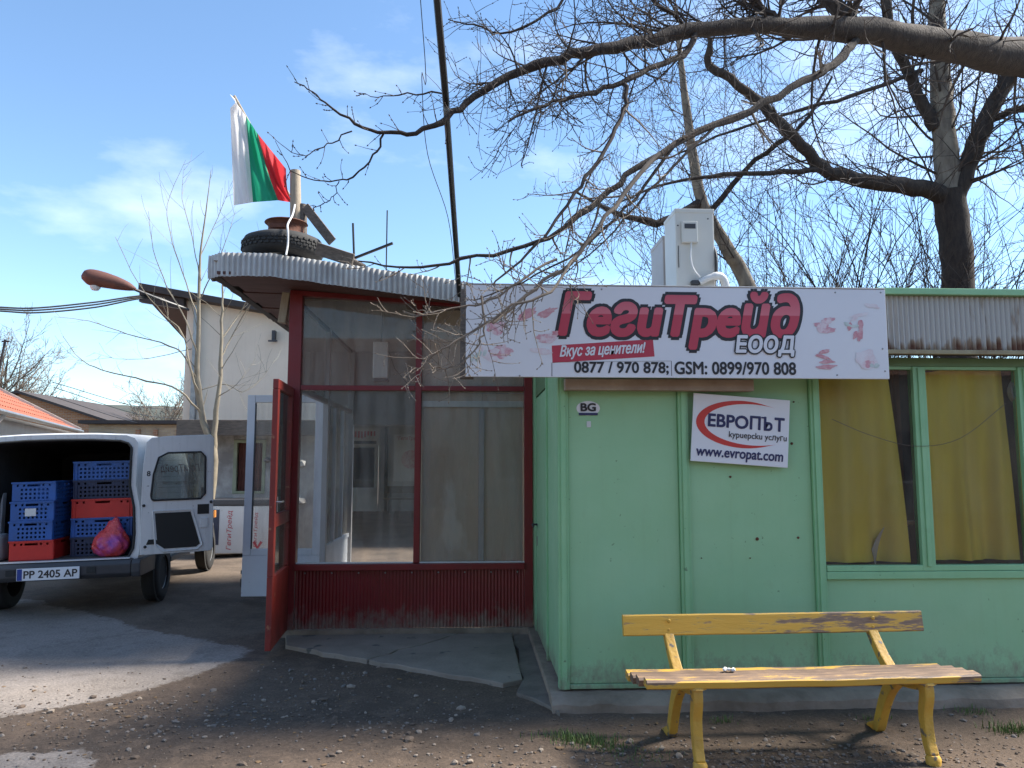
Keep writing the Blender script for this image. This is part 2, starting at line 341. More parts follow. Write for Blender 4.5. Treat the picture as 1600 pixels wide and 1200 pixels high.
PATCH = [g2(-260, 905), g2(60, 938), g2(140, 960), g2(240, 985), g2(330, 1000), g2(392, 1014), g2(385, 1026), g2(330, 1042), g2(260, 1066), g2(170, 1090), g2(90, 1106), g2(0, 1116), g2(-300, 1120)]
REMN = [g2(20, 1168), g2(120, 1170), g2(150, 1185), g2(120, 1230), g2(0, 1240), g2(-60, 1200)]
YARD = [(-1.75, 7.3), (-2.2, 6.75), (-4.5, 6.6), (-9, 6.8), (-60, 9), (-60, 90), (60, 90), (60, 12), (-1.7, 12)]
def sdist(x, y, P):
    best = 1e9
    for i in range(len(P)):
        ax_, ay = P[i - 1]; bx, by = P[i]; dx, dy = bx - ax_, by - ay; t = max(0, min(1, ((x - ax_) * dx + (y - ay) * dy) / (dx * dx + dy * dy + 1e-12))); best = min(best, math.hypot(x - ax_ - dx * t, y - ay - dy * t))
    return best if in_poly(x, y, P) else -best
for nm, polys in (('pave', (PATCH, REMN)), ('yard', (YARD,))):
    at_ = gobj.data.attributes.new(nm, 'FLOAT', 'POINT'); vals = []
    for v in gobj.data.vertices:
        x, y = v.co.x, v.co.y
        vals.append(max(-1, min(1, max(sdist(x, y, p) for p in polys) / .5)) if abs(x) < 70 and 1 < y < 95 else -1)
    at_.data.foreach_set('value', vals)
# concrete apron before the red kiosk: two slabs parted by a crack, and the broken strip beside the green wall
def slab(name, poly, z1, m, parent):
    mb = MB(); mb.prism([tuple(p) for p in poly], -.08, z1, 'z'); return mb.build(name, m, parent, bevel=.008)
ap = thing('concrete_apron', None, None, (0, 0, 0)); ap['kind'] = 'structure'
del_keys = [k for k in ('label', 'category') if k in ap]
A0, A1 = g2(446, 1013), g2(786, 1073); B0, B1 = (-1.6, 6.93), (.36, 6.93); c0 = (A0[0] + .42 * (A1[0] - A0[0]), A0[1] + .42 * (A1[1] - A0[1])); c1 = (-.12, 6.93)
def jag(a, b, n, amp, seed):
    random.seed(seed); return [(a[0] + (b[0] - a[0]) * k / n + random.uniform(-amp, amp) * (0 < k < n), a[1] + (b[1] - a[1]) * k / n + random.uniform(-amp, amp) * (0 < k < n)) for k in range(n + 1)]
crack = jag(c0, c1, 9, .025, 3)
slab('slab', jag(A0, c0, 8, .018, 1) + crack[1:] + [B0], .026, M['concrete'], ap)
slab('slab', jag((c0[0] + .012, c0[1]), A1, 9, .018, 2) + [(.36, A1[1] + .1), B1] + [(p[0] + .012, p[1] + .004) for p in crack[::-1][:-1]], .023, M['concrete'], ap)
slab('slab', jag((.375, 6.93), (.37, 5.55), 8, .02, 4) + jag((.30, 5.2), (.54, 4.78), 3, .03, 5) + [(.55, 6.93)], .012, M['concrete_wet'], ap)
# footing under the green kiosk, uneven
mb = MB(); n = 70; random.seed(8); vs = []
for i in range(n + 1):
    x = .50 + i * 4.9 / n; q = noise.noise((x * 2.3, 0, 2)) * .035 + noise.noise((x * 8, 1, 2)) * .02
    for (yy, zz) in ((4.82 + q, -.08), (4.84 + q, .035 + q * .5), (4.90 + q * .6, .072 + q * .4), (5.2, .075)): vs.append((x, yy, zz))
mb.add(vs, [(i * 4 + j, (i + 1) * 4 + j, (i + 1) * 4 + j + 1, i * 4 + j + 1) for i in range(n) for j in range(3)] + [(0, 1, 2, 3)])
tag(mb.build('concrete_footing', M['footing'], smooth=True), kind='structure')
# gravel, loose stones, grass
def pebble(mb, c, r, rng, flat=.6):
    bm = bmesh.new(); bmesh.ops.create_icosphere(bm, subdivisions=1, radius=1); sx, sy, a = rng.uniform(.7, 1.4), rng.uniform(.6, 1.1), rng.uniform(0, 6.28)
    vs = []
    for v in bm.verts:
        k = 1 + rng.uniform(-.28, .28); x, y, z = v.co.x * sx * k, v.co.y * sy * k, v.co.z * flat * k
        vs.append((c[0] + r * (x * math.cos(a) - y * math.sin(a)), c[1] + r * (x * math.sin(a) + y * math.cos(a)), c[2] + r * z))
    mb.add(vs, [[v.index for v in f.verts] for f in bm.faces]); bm.free()
M['peb'] = [mat('pebble_pale', (.29, .235, .19), .9, (.21, .17, .135), 20), mat('pebble_grey', (.19, .165, .145), .9, (.13, .112, .10), 20), mat('pebble_brown', (.14, .10, .075), .9, (.10, .075, .055), 20), mat('dead_leaf', (.20, .125, .06), .8, (.14, .085, .045), 20)]
rng = random.Random(21); mb = MB(); k = 0
clusters = [(gnd(1250, 1185), .30, 500), (gnd(1180, 1178), .35, 500), (gnd(1020, 1165), .25, 160), (gnd(1480, 1175), .35, 380), (gnd(160, 1115), .45, 350), (gnd(300, 1125), .5, 350), (gnd(640, 1130), .5, 250), (gnd(900, 1190), .35, 300), (gnd(520, 1060), .35, 200), (gnd(450, 1110), .5, 200)]
def clear(x, y):
    if y > 4.83 and x > .4: return False
    if y > 6.9: return False
    if in_poly(x, y, [A0, A1, (.4, A1[1]), (.5, 4.9), (.6, 7.1), (-1.7, 7.1)]): return False
    return True
while k < 4600:
    if k < 3200:
        c, s, w = rng.choices(clusters, weights=[q[2] for q in clusters])[0]; x, y = rng.gauss(c.x, s), rng.gauss(c.y, s * .55); r = abs(rng.gauss(0, .005)) + .0025 + (.012 if rng.random() < .04 else 0)
    else:
        p = gnd(rng.uniform(-60, 1660), 1030 + 190 * rng.random() ** .8); x, y = p.x, p.y; r = abs(rng.gauss(0, .005)) + .003
    k += 1
    if not clear(x, y) or y < 2.5: continue
    mb.cur = rng.choices([0, 1, 2, 3], weights=[.9, 3, 6, 1.6])[0]
    pebble(mb, (x, y, hgt(x, y) + r * .25), r, rng, .22 if mb.cur == 3 else .6)
tag(mb.build('gravel', M['peb'], smooth=False), 'small loose gravel and leaf litter strewn over the dirt', 'gravel', kind='stuff')
for i, (u, v, px) in enumerate([(548, 1072, 12), (650, 1085, 9), (720, 1105, 13), (735, 1107, 7), (600, 1142, 12), (655, 1142, 10), (530, 1173, 9), (735, 1190, 16), (650, 1179, 8), (1060, 1171, 14), (1113, 1190, 8), (1335, 1118, 7), (845, 1170, 9), (490, 1096, 11), (412, 1093, 9), (705, 1122, 12), (1010, 1135, 7), (1300, 1140, 8), (930, 1196, 9), (320, 1150, 9), (230, 1165, 8)]):
    p = gnd(u, v); r = px * .5 * p.y / 1200; mb = MB(); rr = random.Random(i); pebble(mb, (0, 0, 0), r, rr, .55)
    o = mb.build('loose_stone', M['peb'][0], bevel=r * .12); o.location = (p.x, p.y, hgt(p.x, p.y) + r * .3)
    tag(o, 'pale loose stone lying on the bare dirt in front of the kiosks', 'stone', 'loose stones on the dirt')
M['grass'] = mat('grass', (.07, .13, .025), .7, (.11, .17, .04), 30); M['grass_dry'] = mat('dry_grass', (.20, .17, .08), .8, (.14, .12, .06), 30)
def grass_patch(name, spots, label, seed):
    rr = random.Random(seed); mb = MB()
    for (u, v, sx, sy, n, h) in spots:
        c = gnd(u, v)
        for _ in range(n):
            x, y = rr.gauss(c.x, sx), rr.gauss(c.y, sy); z = hgt(x, y) - .005; hh = h * rr.uniform(.4, 1.2); a = rr.uniform(0, 6.28); lean = rr.uniform(.1, .7) * hh; w = .0025
            dx, dy = math.cos(a), math.sin(a); mb.cur = 1 if rr.random() < .15 else 0
            p1 = (x + dx * lean * .35, y + dy * lean * .35, z + hh * .6); p2 = (x + dx * lean, y + dy * lean, z + hh)
            mb.add([(x - dy * w, y + dx * w, z), (x + dy * w, y - dx * w, z), (p1[0] + dy * w * .7, p1[1] - dx * w * .7, p1[2]), (p1[0] - dy * w * .7, p1[1] + dx * w * .7, p1[2]), p2], [(0, 1, 2, 3), (3, 2, 4)])
    tag(mb.build(name, [M['grass'], M['grass_dry']]), label, 'grass', kind='stuff')
grass_patch('grass', [(905, 1150, .11, .05, 420, .05), (950, 1160, .07, .04, 120, .035), (1590, 1132, .10, .04, 260, .06), (1525, 1108, .05, .03, 90, .04), (1000, 1175, .12, .05, 90, .03), (1130, 1120, .04, .02, 50, .04), (1370, 1118, .05, .02, 50, .04), (780, 1003, .05, .03, 60, .03)], 'short green grass tufts at the foot of the green kiosk', 4)
# far hill
mb = MB(); n = 160; vs = []
for i in range(n + 1):
    x = -1100 + i * 2200 / n
    for j in range(9):
        t = j / 8; z = (53 + 9 * noise.noise((x * .004, 0, 0)) + 3 * noise.noise((x * .02, 3, 0))) * math.sin(t * math.pi * .5) ** 1.2 + (1.8 * noise.noise((x * .09, j, 2)) + 1.6 * noise.noise((x * .3, j, 5))) * (t > .5)
        vs.append((x, 520 + 200 * t, z - 1))
mb.add(vs, [(i * 9 + j, (i + 1) * 9 + j, (i + 1) * 9 + j + 1, i * 9 + j + 1) for i in range(n) for j in range(8)])
M['forest'] = mat('far_forest', (.045, .055, .045), .95, (.07, .07, .055), .05, .6)
tag(mb.build('hill', M['forest']), kind='structure')
# ================================================================ green kiosk
GX, GY = .56, 5.0
gk = thing('green_kiosk', 'pale green panelled kiosk with yellow curtained windows behind the bench', 'kiosk', (0, 0, 0))
def P(name, m, parent, *boxes, bevel=.004, **kw):
    mb = MB()
    for b in boxes: mb.box(*b)
    return mb.build(name, m, parent, bevel=bevel, **kw)
Zb, Zt, Zs = .085, 2.155, .80
for (x0, x1) in ((.63, 1.355), (1.425, 2.245)): P('panel', M['green'], gk, (x0, x1, GY + .012, GY + .05, Zb + .03, Zt))
P('panel', M['green'], gk, (2.315, 5.2, GY + .012, GY + .05, Zb + .03, Zs - .05))
for x0, x1, d in ((.56, .628, .0), (1.357, 1.423, .002), (2.247, 2.313, .002)):
    p = P('post', M['green_frame'], gk, (x0, x1, GY - .012 - d, GY + .06, Zb, Zt))
    P('cover_strip', M['green_frame'], p, (x0 + .018, x1 - .018, GY - .022 - d, GY - .0122 - d, Zb + .002, Zt - .002), bevel=.003)
for x0 in (2.965, 3.70, 4.43): P('mullion', M['green_frame'], gk, (x0, x0 + .088, GY - .010, GY + .06, Zs + .002, Zt)); P('mullion', M['green_frame'], gk, (x0 + .03, x0 + .058, GY - .02, GY - .0102, Zs + .03, Zt - .01))
P('bottom_rail', M['green_frame'], gk, (.63, 1.355, GY - .004, GY + .055, Zb, Zb + .028)); P('bottom_rail', M['green_frame'], gk, (1.425, 2.245, GY - .004, GY + .055, Zb, Zb + .028)); P('bottom_rail', M['green_frame'], gk, (2.315, 5.2, GY - .004, GY + .055, Zb, Zb + .028))
P('window_sill', M['green_frame'], gk, (2.315, 5.2, GY - .014, GY + .07, Zs - .048, Zs)); P('window_sill', M['green_frame'], gk, (2.32, 5.2, GY - .008, GY + .055, Zs + .002, Zs + .04))
P('top_rail', M['green_dark'], gk, (.56, 5.2, GY - .006, GY + .07, Zt + .002, Zt + .06))
for x0, x1 in ((2.315, 2.963), (3.055, 3.698), (3.79, 4.428)):
    w = P('window', M['green_frame'], gk, (x0, x1, GY + .0, GY + .04, Zt - .02, Zt), bevel=0); P('pane', M['glass_dusty'], w, (x0 + .001, x1 - .001, GY + .022, GY + .026, Zs + .042, Zt - .021), bevel=0)
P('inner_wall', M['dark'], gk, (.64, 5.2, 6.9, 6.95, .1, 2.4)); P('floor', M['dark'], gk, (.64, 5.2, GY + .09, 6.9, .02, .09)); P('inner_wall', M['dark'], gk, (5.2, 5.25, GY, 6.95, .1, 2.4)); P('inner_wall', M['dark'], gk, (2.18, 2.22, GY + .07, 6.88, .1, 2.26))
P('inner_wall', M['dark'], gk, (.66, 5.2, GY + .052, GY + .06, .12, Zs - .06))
# roof, fascia of rusty corrugated sheet, soffit
P('roof', M['galv'], gk, (.40, 5.5, 4.86, 7.2, 2.60, 2.635)); P('roof_trim', M['green_frame'], gk, (2.64, 5.5, 4.80, 4.858, 2.607, 2.65)); P('roof_trim', M['galv'], gk, (.40, 2.638, 4.80, 4.858, 2.597, 2.635))
M['rusty'] = None
m, n, l, b = new_mat('rusty_corrugated'); b.inputs['Roughness'].default_value = .6; b.inputs['Metallic'].default_value = .15
tcn = n.new('ShaderNodeTexCoord'); sp = n.new('ShaderNodeSeparateXYZ'); l.new(tcn.outputs['Object'], sp.inputs[0])
nz1 = n.new('ShaderNodeTexNoise'); nz1.inputs['Scale'].default_value = 5; nz1.inputs['Detail'].default_value = 8; mpn = n.new('ShaderNodeMapping'); mpn.inputs['Scale'].default_value = (4, 1, .7); l.new(tcn.outputs['Object'], mpn.inputs[0]); l.new(mpn.outputs[0], nz1.inputs['Vector'])
mr = n.new('ShaderNodeMapRange'); mr.inputs[1].default_value = 2.36; mr.inputs[2].default_value = 2.25; mr.inputs[3].default_value = -.14; mr.inputs[4].default_value = .24; l.new(sp.outputs[2], mr.inputs[0])
mr2 = n.new('ShaderNodeMapRange'); mr2.inputs[1].default_value = 2.9; mr2.inputs[2].default_value = 3.9; mr2.inputs[3].default_value = 0; mr2.inputs[4].default_value = .16; l.new(sp.outputs[0], mr2.inputs[0])
ad = n.new('ShaderNodeMath'); l.new(nz1.outputs[0], ad.inputs[0]); l.new(mr.outputs[0], ad.inputs[1]); ad2 = n.new('ShaderNodeMath'); l.new(ad.outputs[0], ad2.inputs[0]); l.new(mr2.outputs[0], ad2.inputs[1])
rp = n.new('ShaderNodeValToRGB'); rp.color_ramp.elements[0].position = .56; rp.color_ramp.elements[1].position = .80; rp.color_ramp.elements[0].color = (.46, .45, .42, 1); rp.color_ramp.elements[1].color = (.13, .05, .025, 1)
e = rp.color_ramp.elements.new(.67); e.color = (.27, .20, .14, 1)
l.new(ad2.outputs[0], rp.inputs[0]); l.new(rp.outputs[0], b.inputs['Base Color']); M['rusty'] = m
mb = MB(); mb.sheet((2.2, 4.845, 2.247), (5.5, 4.845, 2.247), (0, 0, .358), .0345, .009); mb.build('corrugated_fascia', M['rusty'], gk, smooth=True)
mb = MB(); mb.sheet((.42, 4.85, 2.247), (2.2, 4.85, 2.247), (0, 0, .348), .0345, .006); mb.build('corrugated_fascia', M['galv'], gk, smooth=True)
P('fascia_strip', mat('beige_strip', (.33, .29, .17), .6, (.22, .16, .09), 9), gk, (2.66, 5.5, 4.82, 4.852, 2.215, 2.244)); P('soffit', M['roof_dark'], gk, (.58, 5.5, 4.86, GY - .02, 2.226, 2.24))
P('shutter_box', mat('shutter_box', (.42, .34, .27), .7, (.26, .19, .15), 4), gk, (.60, 1.84, 4.9, 4.985, 1.975, 2.05), bevel=.006)
P('footing_strip', M['footing'], gk, (.505, .64, 5.19, 7.2, -.05, .058), bevel=.01)
# return wall with a door towards the red kiosk
P('side_panel', M['green'], gk, (.575, .61, 5.062, 5.80, .10, 2.25)); P('side_post', M['green_frame'], gk, (.562, .622, 5.802, 5.86, .06, 2.28))
dr = P('door', M['green'], gk, (.572, .608, 5.87, 6.80, .07, 2.08)); mb = MB(); mb.tube([(.572, 6.72, .98), (.53, 6.72, .98), (.53, 6.62, .97)], .009, 8); mb.build('handle', M['plastic_dark'], dr); P('lock', M['steel'], dr, (.566, .5718, 6.70, 6.74, .80, .88), bevel=.002)
P('side_post', M['green_frame'], gk, (.562, .622, 6.81, 7.10, .06, 2.60)); P('side_panel', M['green_dark'], gk, (.566, .612, 5.87, 6.80, 2.09, 2.28))
for (u, v, r) in ((1183, 842, .011), (1247, 840, .008), (1141, 745, .008), (1096, 872, .004), (1172, 872, .004), (1237, 693, .009), (1240, 628, .006)):
    p = at(u, v, GY + .012); mb = MB(); mb.lathe([(0, -.006), (r * .6, -.006), (r, -.002), (r, .004)], (p.x, GY + .010, p.z), 10, 'y'); mb.build('bolt', M['rust'], gk)
# ---------------------------------------------------------------- what hangs in the windows
M['curtain'] = mat('yellow_cloth', (.80, .64, .10), .9, (.68, .53, .085), 3, .5, stretch=(1, 1, .4), bump=.2, bump_scale=200)
def curtain(x0, x1, z0, z1, y, waves, seed, cut=0, flare=0):
    rr = random.Random(seed); ph = [rr.uniform(0, 6) for _ in range(4)]; mb = MB(); nx_, nz_ = 60, 24; vs = []
    for i in range(nx_ + 1):
        s = i / nx_
        for j in range(nz_ + 1):
            t = j / nz_; x = x0 + (x1 - x0) * s + flare * (1 - t) ** 1.5 * s + cut * t ** 3 * -s; amp = .012 + .02 * (1 - t)
            yy = y + amp * (math.sin(s * waves * 6.28 + ph[0] + t * 1.3) + .5 * math.sin(s * waves * 14 + ph[1] - t * 2)) + .012 * math.sin((s * 3 + t * 2.2) * 2 + ph[2])
            vs.append((x, yy, z0 + (z1 - z0) * t - .02 * math.sin(s * 5 + ph[3]) * t))
    m_ = nz_ + 1
    mb.add(vs, [(i * m_ + j, (i + 1) * m_ + j, (i + 1) * m_ + j + 1, i * m_ + j + 1) for i in range(nx_) for j in range(nz_)]); return mb.build('curtain', M['curtain'], smooth=True)
tag(curtain(2.322, 2.89, .85, 2.16, GY + .085, 1.6, 1, .05, .03), 'mustard yellow curtain in the left window, nearest the courier sign', 'curtain', 'window curtains')
tag(curtain(3.058, 3.665, .86, 2.145, GY + .085, 2.2, 6, .0, .02), 'mustard yellow curtain in the right window with rusty stained top', 'curtain', 'window curtains')
mb = MB(); mb.sheet((2.90, GY + .16, .86), (2.96, GY + .16, .86), (0, 0, 1.34), .05, .008); tag(mb.build('brown_drape', mat('brown_cloth', (.11, .06, .035), .9), smooth=True), 'narrow brown drape beside the middle green mullion', 'drape')
mb = MB(); pts = spline([at(1300, 655, GY - .03), at(1360, 680, GY - .03), at(1430, 697, GY - .03), at(1500, 685, GY - .03), at(1572, 630, GY - .03)], 5); mb.tube(pts, .0018, 4); tag(mb.build('string', M['wood_grey']), 'thin string sagging across the two curtained windows', 'string')
p = at(1592, 612, GY + .06); vf = thing('ventilation_fan', 'grey round ventilation fan at the top right of the right window', 'fan', (p.x + .03, GY + .06, p.z))
mb = MB(); mb.lathe([(.085, -.02), (.10, -.025), (.105, .0), (.10, .02), (.085, .02)], (0, 0, 0), 24, 'y', closed=True); mb.build('ring', M['ac_grey'], vf, smooth=True)
for k in range(5):
    a = k * 1.2566; mb = MB(); c_, s_ = math.cos(a), math.sin(a); mb.add([(c_ * .02, -.01, s_ * .02), (c_ * .08 - s_ * .025, -.012, s_ * .08 + c_ * .025), (c_ * .085 + s_ * .02, .008, s_ * .085 - c_ * .02)], [(0, 1, 2)]); mb.build('blade', M['ac_grey'], vf, solid=.002)
mb = MB(); mb.lathe([(0, -.03), (.022, -.026), (.026, 0)], (0, 0, 0), 14, 'y'); mb.build('hub', M['ac'], vf, smooth=True)
mb = MB(); pts = spline([at(1365, 872, GY + .10), at(1375, 845, GY + .10), at(1395, 822, GY + .10), at(1440, 816, GY + .10)], 6)
vs = []
for i, q in enumerate(pts): w = .05 * (1 - i / len(pts)) + .008; vs += [q + Vector((-.2 * w, 0, w)), q + Vector((.6 * w, .05, -w))]
mb.add(vs, [(2 * i, 2 * i + 2, 2 * i + 3, 2 * i + 1) for i in range(len(pts) - 1)]); tag(mb.build('plastic_sheet', mat('cloudy_plastic', (.5, .48, .44), .4), smooth=True, solid=.003), 'cloudy white plastic offcut curving behind the left window pane', 'plastic')
# ================================================================ the long shop sign
sg = thing('shop_sign', 'long white shop sign with big red lettering and meat pictures above the green kiosk', 'sign', (0, 0, 0))
SX0, SX1, SZ0, SZ1, SY = -.04, 2.665, 2.04, 2.622, 4.745
bo = P('board', M['white_print'], sg, (SX0, SX1, SY, SY + .022, SZ0, SZ1), bevel=.003)
P('back_batten', M['wood_grey'], sg, (SX0 - .035, SX0 + .05, SY + .023, SY + .075, 2.03, 2.60)); P('back_batten', M['wood_grey'], sg, (SX0, .55, SY + .024, SY + .06, 2.50, 2.56)); P('top_edging', M['galv'], sg, (SX0, SX1, SY - .004, SY + .03, SZ1 + .001, SZ1 + .010))
I4 = Matrix.Translation((0, SY, 0))
def sx(u): return at(u, 520, SY).x
def sz(u, v): return at(u, v, SY).z
m, n, l, b = new_mat('two_tone_red'); b.inputs['Roughness'].default_value = .35
tcn = n.new('ShaderNodeTexCoord'); sp = n.new('ShaderNodeSeparateXYZ'); l.new(tcn.outputs['Object'], sp.inputs[0]); rp = n.new('ShaderNodeValToRGB'); mr = n.new('ShaderNodeMapRange'); mr.inputs[1].default_value = sz(1060, 530); mr.inputs[2].default_value = sz(1060, 455); l.new(sp.outputs[2], mr.inputs[0]); l.new(mr.outputs[0], rp.inputs[0])
els = rp.color_ramp.elements; els[0].position = 0; els[0].color = (.50, .045, .075, 1); els[1].position = 1; els[1].color = (.52, .06, .09, 1); e = els.new(.50); e.color = (.50, .045, .075, 1); e = els.new(.515); e.color = (.64, .16, .19, 1)
l.new(rp.outputs[0], b.inputs['Base Color']); M['two_tone'] = m
bx0, bz0 = sx(872), sz(1060, 523); W_, H_ = sx(1252) - sx(872), sz(1060, 459) - sz(1060, 523)
NAME = 'ГeƨuTpeŭ∂'
hh = sz(1060, 458) - sz(1060, 543)
lettering('lettering_outline', NAME, (bx0 + .012, bz0 - (sz(1060, 523) - sz(1060, 543))), I4, M['black'], sg, width=W_ - .03, height=hh, bold=.036, shear=.22, off=.001)
lettering('lettering', NAME, (bx0 + .012, bz0 - (sz(1060, 523) - sz(1060, 543))), I4, M['two_tone'], sg, width=W_ - .03, height=hh, bold=.0145, shear=.22, off=.0035)
lettering('lettering_outline', 'ЕООД', (sx(1149), sz(1190, 556)), I4, M['black'], sg, width=sx(1240) - sx(1150), height=sz(1190, 527) - sz(1190, 558), bold=.014, shear=.15, off=.005)
lettering('lettering', 'ЕООД', (sx(1149), sz(1190, 556)), I4, M['white_print'], sg, width=sx(1240) - sx(1150), height=sz(1190, 527) - sz(1190, 558), bold=.005, shear=.15, off=.0075)
mb = MB(); mb.add([(sx(863), SY - .001, sz(863, 567)), (sx(1022), SY - .001, sz(1022, 557)), (sx(1020), SY - .001, sz(1020, 530)), (sx(862), SY - .001, sz(862, 540))], [(0, 1, 2, 3)]); mb.build('slogan_strip', M['crimson'], sg)
rot = Matrix.Translation((sx(875), SY, sz(875, 562))) @ Matrix.Rotation(R(-3.2), 4, 'Y')
lettering('slogan', 'Вкус за ценители!', (0, 0), rot, M['white_print'], sg, width=sx(1010) - sx(876), height=.088, bold=.0022, shear=.38, off=.003)
rot = I4
lettering('phone_number', '0877 / 970 878;', (sx(897), sz(970, 585)), I4, M['black'], sg, width=sx(1043) - sx(897), height=.078, bold=.0026, off=.002)
lettering('phone_number', 'GSM: 0899/970 808', (sx(1053), sz(1150, 585)), I4, M['black'], sg, width=sx(1241) - sx(1053), height=.078, bold=.0026, off=.002)
mb = MB()
for a, c_ in (((862, 588), (862, 567)), ((862, 566), (1048, 564)), ((1048, 564), (1048, 587))):
    A_ = (sx(a[0]), SY - .001, sz(*a)); B_ = (sx(c_[0]), SY - .001, sz(*c_)); mb.bar(A_, B_, .003, .001)
mb.build('number_frame', M['black'], sg)
M['meat'] = [mat('printed_meat', (.60, .30, .34), .4, (.72, .60, .62), 28, .9), mat('printed_sausage', (.56, .22, .25), .4, (.66, .42, .44), 40, .7), mat('printed_leaf', (.42, .50, .46), .4, (.6, .64, .62), 25, .8), mat('printed_faint', (.70, .58, .60), .4, (.74, .70, .72), 25, .8)]
prn = random.Random(5)
def print_blob(u, v, w, h, rot_, mi, n_=9, lift=.0008):
    c = at(u, v, SY); px = SY / 1200; mb = MB(); a0 = R(rot_); pts = []
    for k in range(n_ * 2):
        a = 2 * math.pi * k / (n_ * 2); q = 1 + prn.uniform(-.22, .22); x = math.cos(a) * w * .5 * px * q; z = math.sin(a) * h * .5 * px * q
        pts.append((c.x + x * math.cos(a0) - z * math.sin(a0), SY - lift, c.z + x * math.sin(a0) + z * math.cos(a0)))
    mb.add(pts, [list(range(len(pts)))]); mb.build('meat_picture', M['meat'][mi], sg)
k = 0
for (u, v, w, h, r_, mi, cnt, sp_) in [(822, 490, 36, 13, 32, 1, 3, 3), (856, 487, 34, 12, 32, 1, 3, 3), (775, 512, 20, 14, 30, 0, 6, 8), (780, 548, 26, 12, 10, 0, 7, 13), (770, 552, 24, 12, 10, 3, 5, 14), (752, 556, 18, 7, 60, 2, 4, 6), (742, 560, 16, 6, 100, 2, 3, 5), (852, 532, 28, 12, 10, 0, 6, 9), (846, 548, 26, 8, 0, 3, 4, 9), (868, 520, 20, 5, 5, 1, 2, 4), (1290, 508, 24, 10, 5, 0, 9, 11), (1340, 492, 24, 8, 20, 3, 4, 9), (1362, 475, 20, 6, -15, 3, 3, 7), (1338, 517, 9, 17, -8, 1, 7, 14), (1330, 507, 14, 6, 0, 2, 3, 9), (1290, 550, 28, 6, 12, 1, 2, 3), (1286, 558, 30, 6, -8, 1, 2, 2), (1292, 566, 32, 6, 6, 1, 2, 2), (1290, 574, 34, 7, -3, 1, 2, 2), (1350, 560, 34, 30, 0, 3, 4, 5), (1356, 566, 20, 14, 0, 0, 3, 6), (1366, 569, 9, 8, 0, 2, 4, 5)]:
    for q in range(cnt): print_blob(u + prn.uniform(-sp_, sp_), v + prn.uniform(-sp_, sp_) * .8, w * prn.uniform(.6, 1), h * prn.uniform(.6, 1), r_ + prn.uniform(-12, 12), mi, 7, .0008 + k * .00003); k += 1
for (u, v) in ((733, 586), (812, 587), (1308, 586), (1383, 580), (1379, 545), (1305, 457), (1376, 457), (940, 452)):
    p = at(u, v, SY); mb = MB(); mb.lathe([(0, -.004), (.005, -.003), (.006, 0)], (p.x, SY, p.z), 8, 'y'); mb.build('screw', M['steel'], sg)
# ================================================================ courier sign, oval sticker
c0 = at(1078, 720, GY - .03); ang = math.atan2(11, 152)
cs = thing('courier_sign', 'crooked white courier sign with red crescent and blue web address on green panel', 'sign', (c0.x, GY - .046, c0.z)); cs.rotation_euler = (0, ang, 0)
CW, CH = .645, .445
P('board', M['white_print'], cs, (0, CW, 0, .012, 0, CH), bevel=.003)
mb = MB(); o1, i1 = [], []
for k in range(41):
    t = R(62) + (R(300) - R(62)) * k / 40; o1.append((.335 + .335 * math.cos(t) * .93, .262 + .155 * math.sin(t)))
    i1.append((.40 + .345 * math.cos(t) * .93, .264 + .135 * math.sin(t) + .0))
vs = [(p[0], -.0012, p[1]) for p in o1] + [(p[0], -.0012, p[1]) for p in i1]; mb.add(vs, [(k, k + 1, k + 42, k + 41) for k in range(40)]); mb.build('crescent', M['swoosh'], cs)
J4 = Matrix.Identity(4)
lettering('lettering', 'EBPOП', (.105, .235), J4, M['navy'], cs, width=.345, height=.086, bold=.0035, off=.002); lettering('lettering', 'Ь', (.478, .235), J4, M['navy'], cs, width=.052, height=.086, bold=.0035, off=.002); lettering('lettering', 'T', (.548, .235), J4, M['navy'], cs, width=.062, height=.086, bold=.0035, off=.002)
P('lettering', M['navy'], cs, (.456, .482, -.003, -.0015, .311, .3215), bevel=0)
lettering('lettering', 'kypuepcku ycлyгu', (.245, .160), J4, M['black'], cs, width=.385, height=.052, bold=.0006, off=.002)
lettering('web_address', 'www.evropat.com', (.035, .018), J4, M['navy'], cs, width=.575, height=.072, bold=.0022, off=.002, shear=.08)
p = at(919, 638, GY + .01); st = thing('oval_sticker', 'white oval country sticker on the left green panel', 'sticker', (p.x, GY + .010, p.z))
mb = MB(); n = 32; mb.add([(.078 * math.cos(2 * math.pi * k / n), 0, .048 * math.sin(2 * math.pi * k / n)) for k in range(n)], [list(range(n))]); mb.build('backing', M['white_print'], st, solid=.0015)
lettering('lettering', 'BG', (-.048, -.018), J4, M['black'], st, width=.096, height=.05, bold=.003, off=.004)
P('blue_strip', M['navy'], st, (-.062, .062, -.006, -.0035, -.046, -.030), bevel=0)
p = at(920, 663, GY + .01); tag(P('paper_label', M['white'], None, (p.x - .014, p.x + .014, GY + .008, GY + .011, p.z - .02, p.z + .02), bevel=.001), 'tiny white paper label below the oval sticker', 'label')
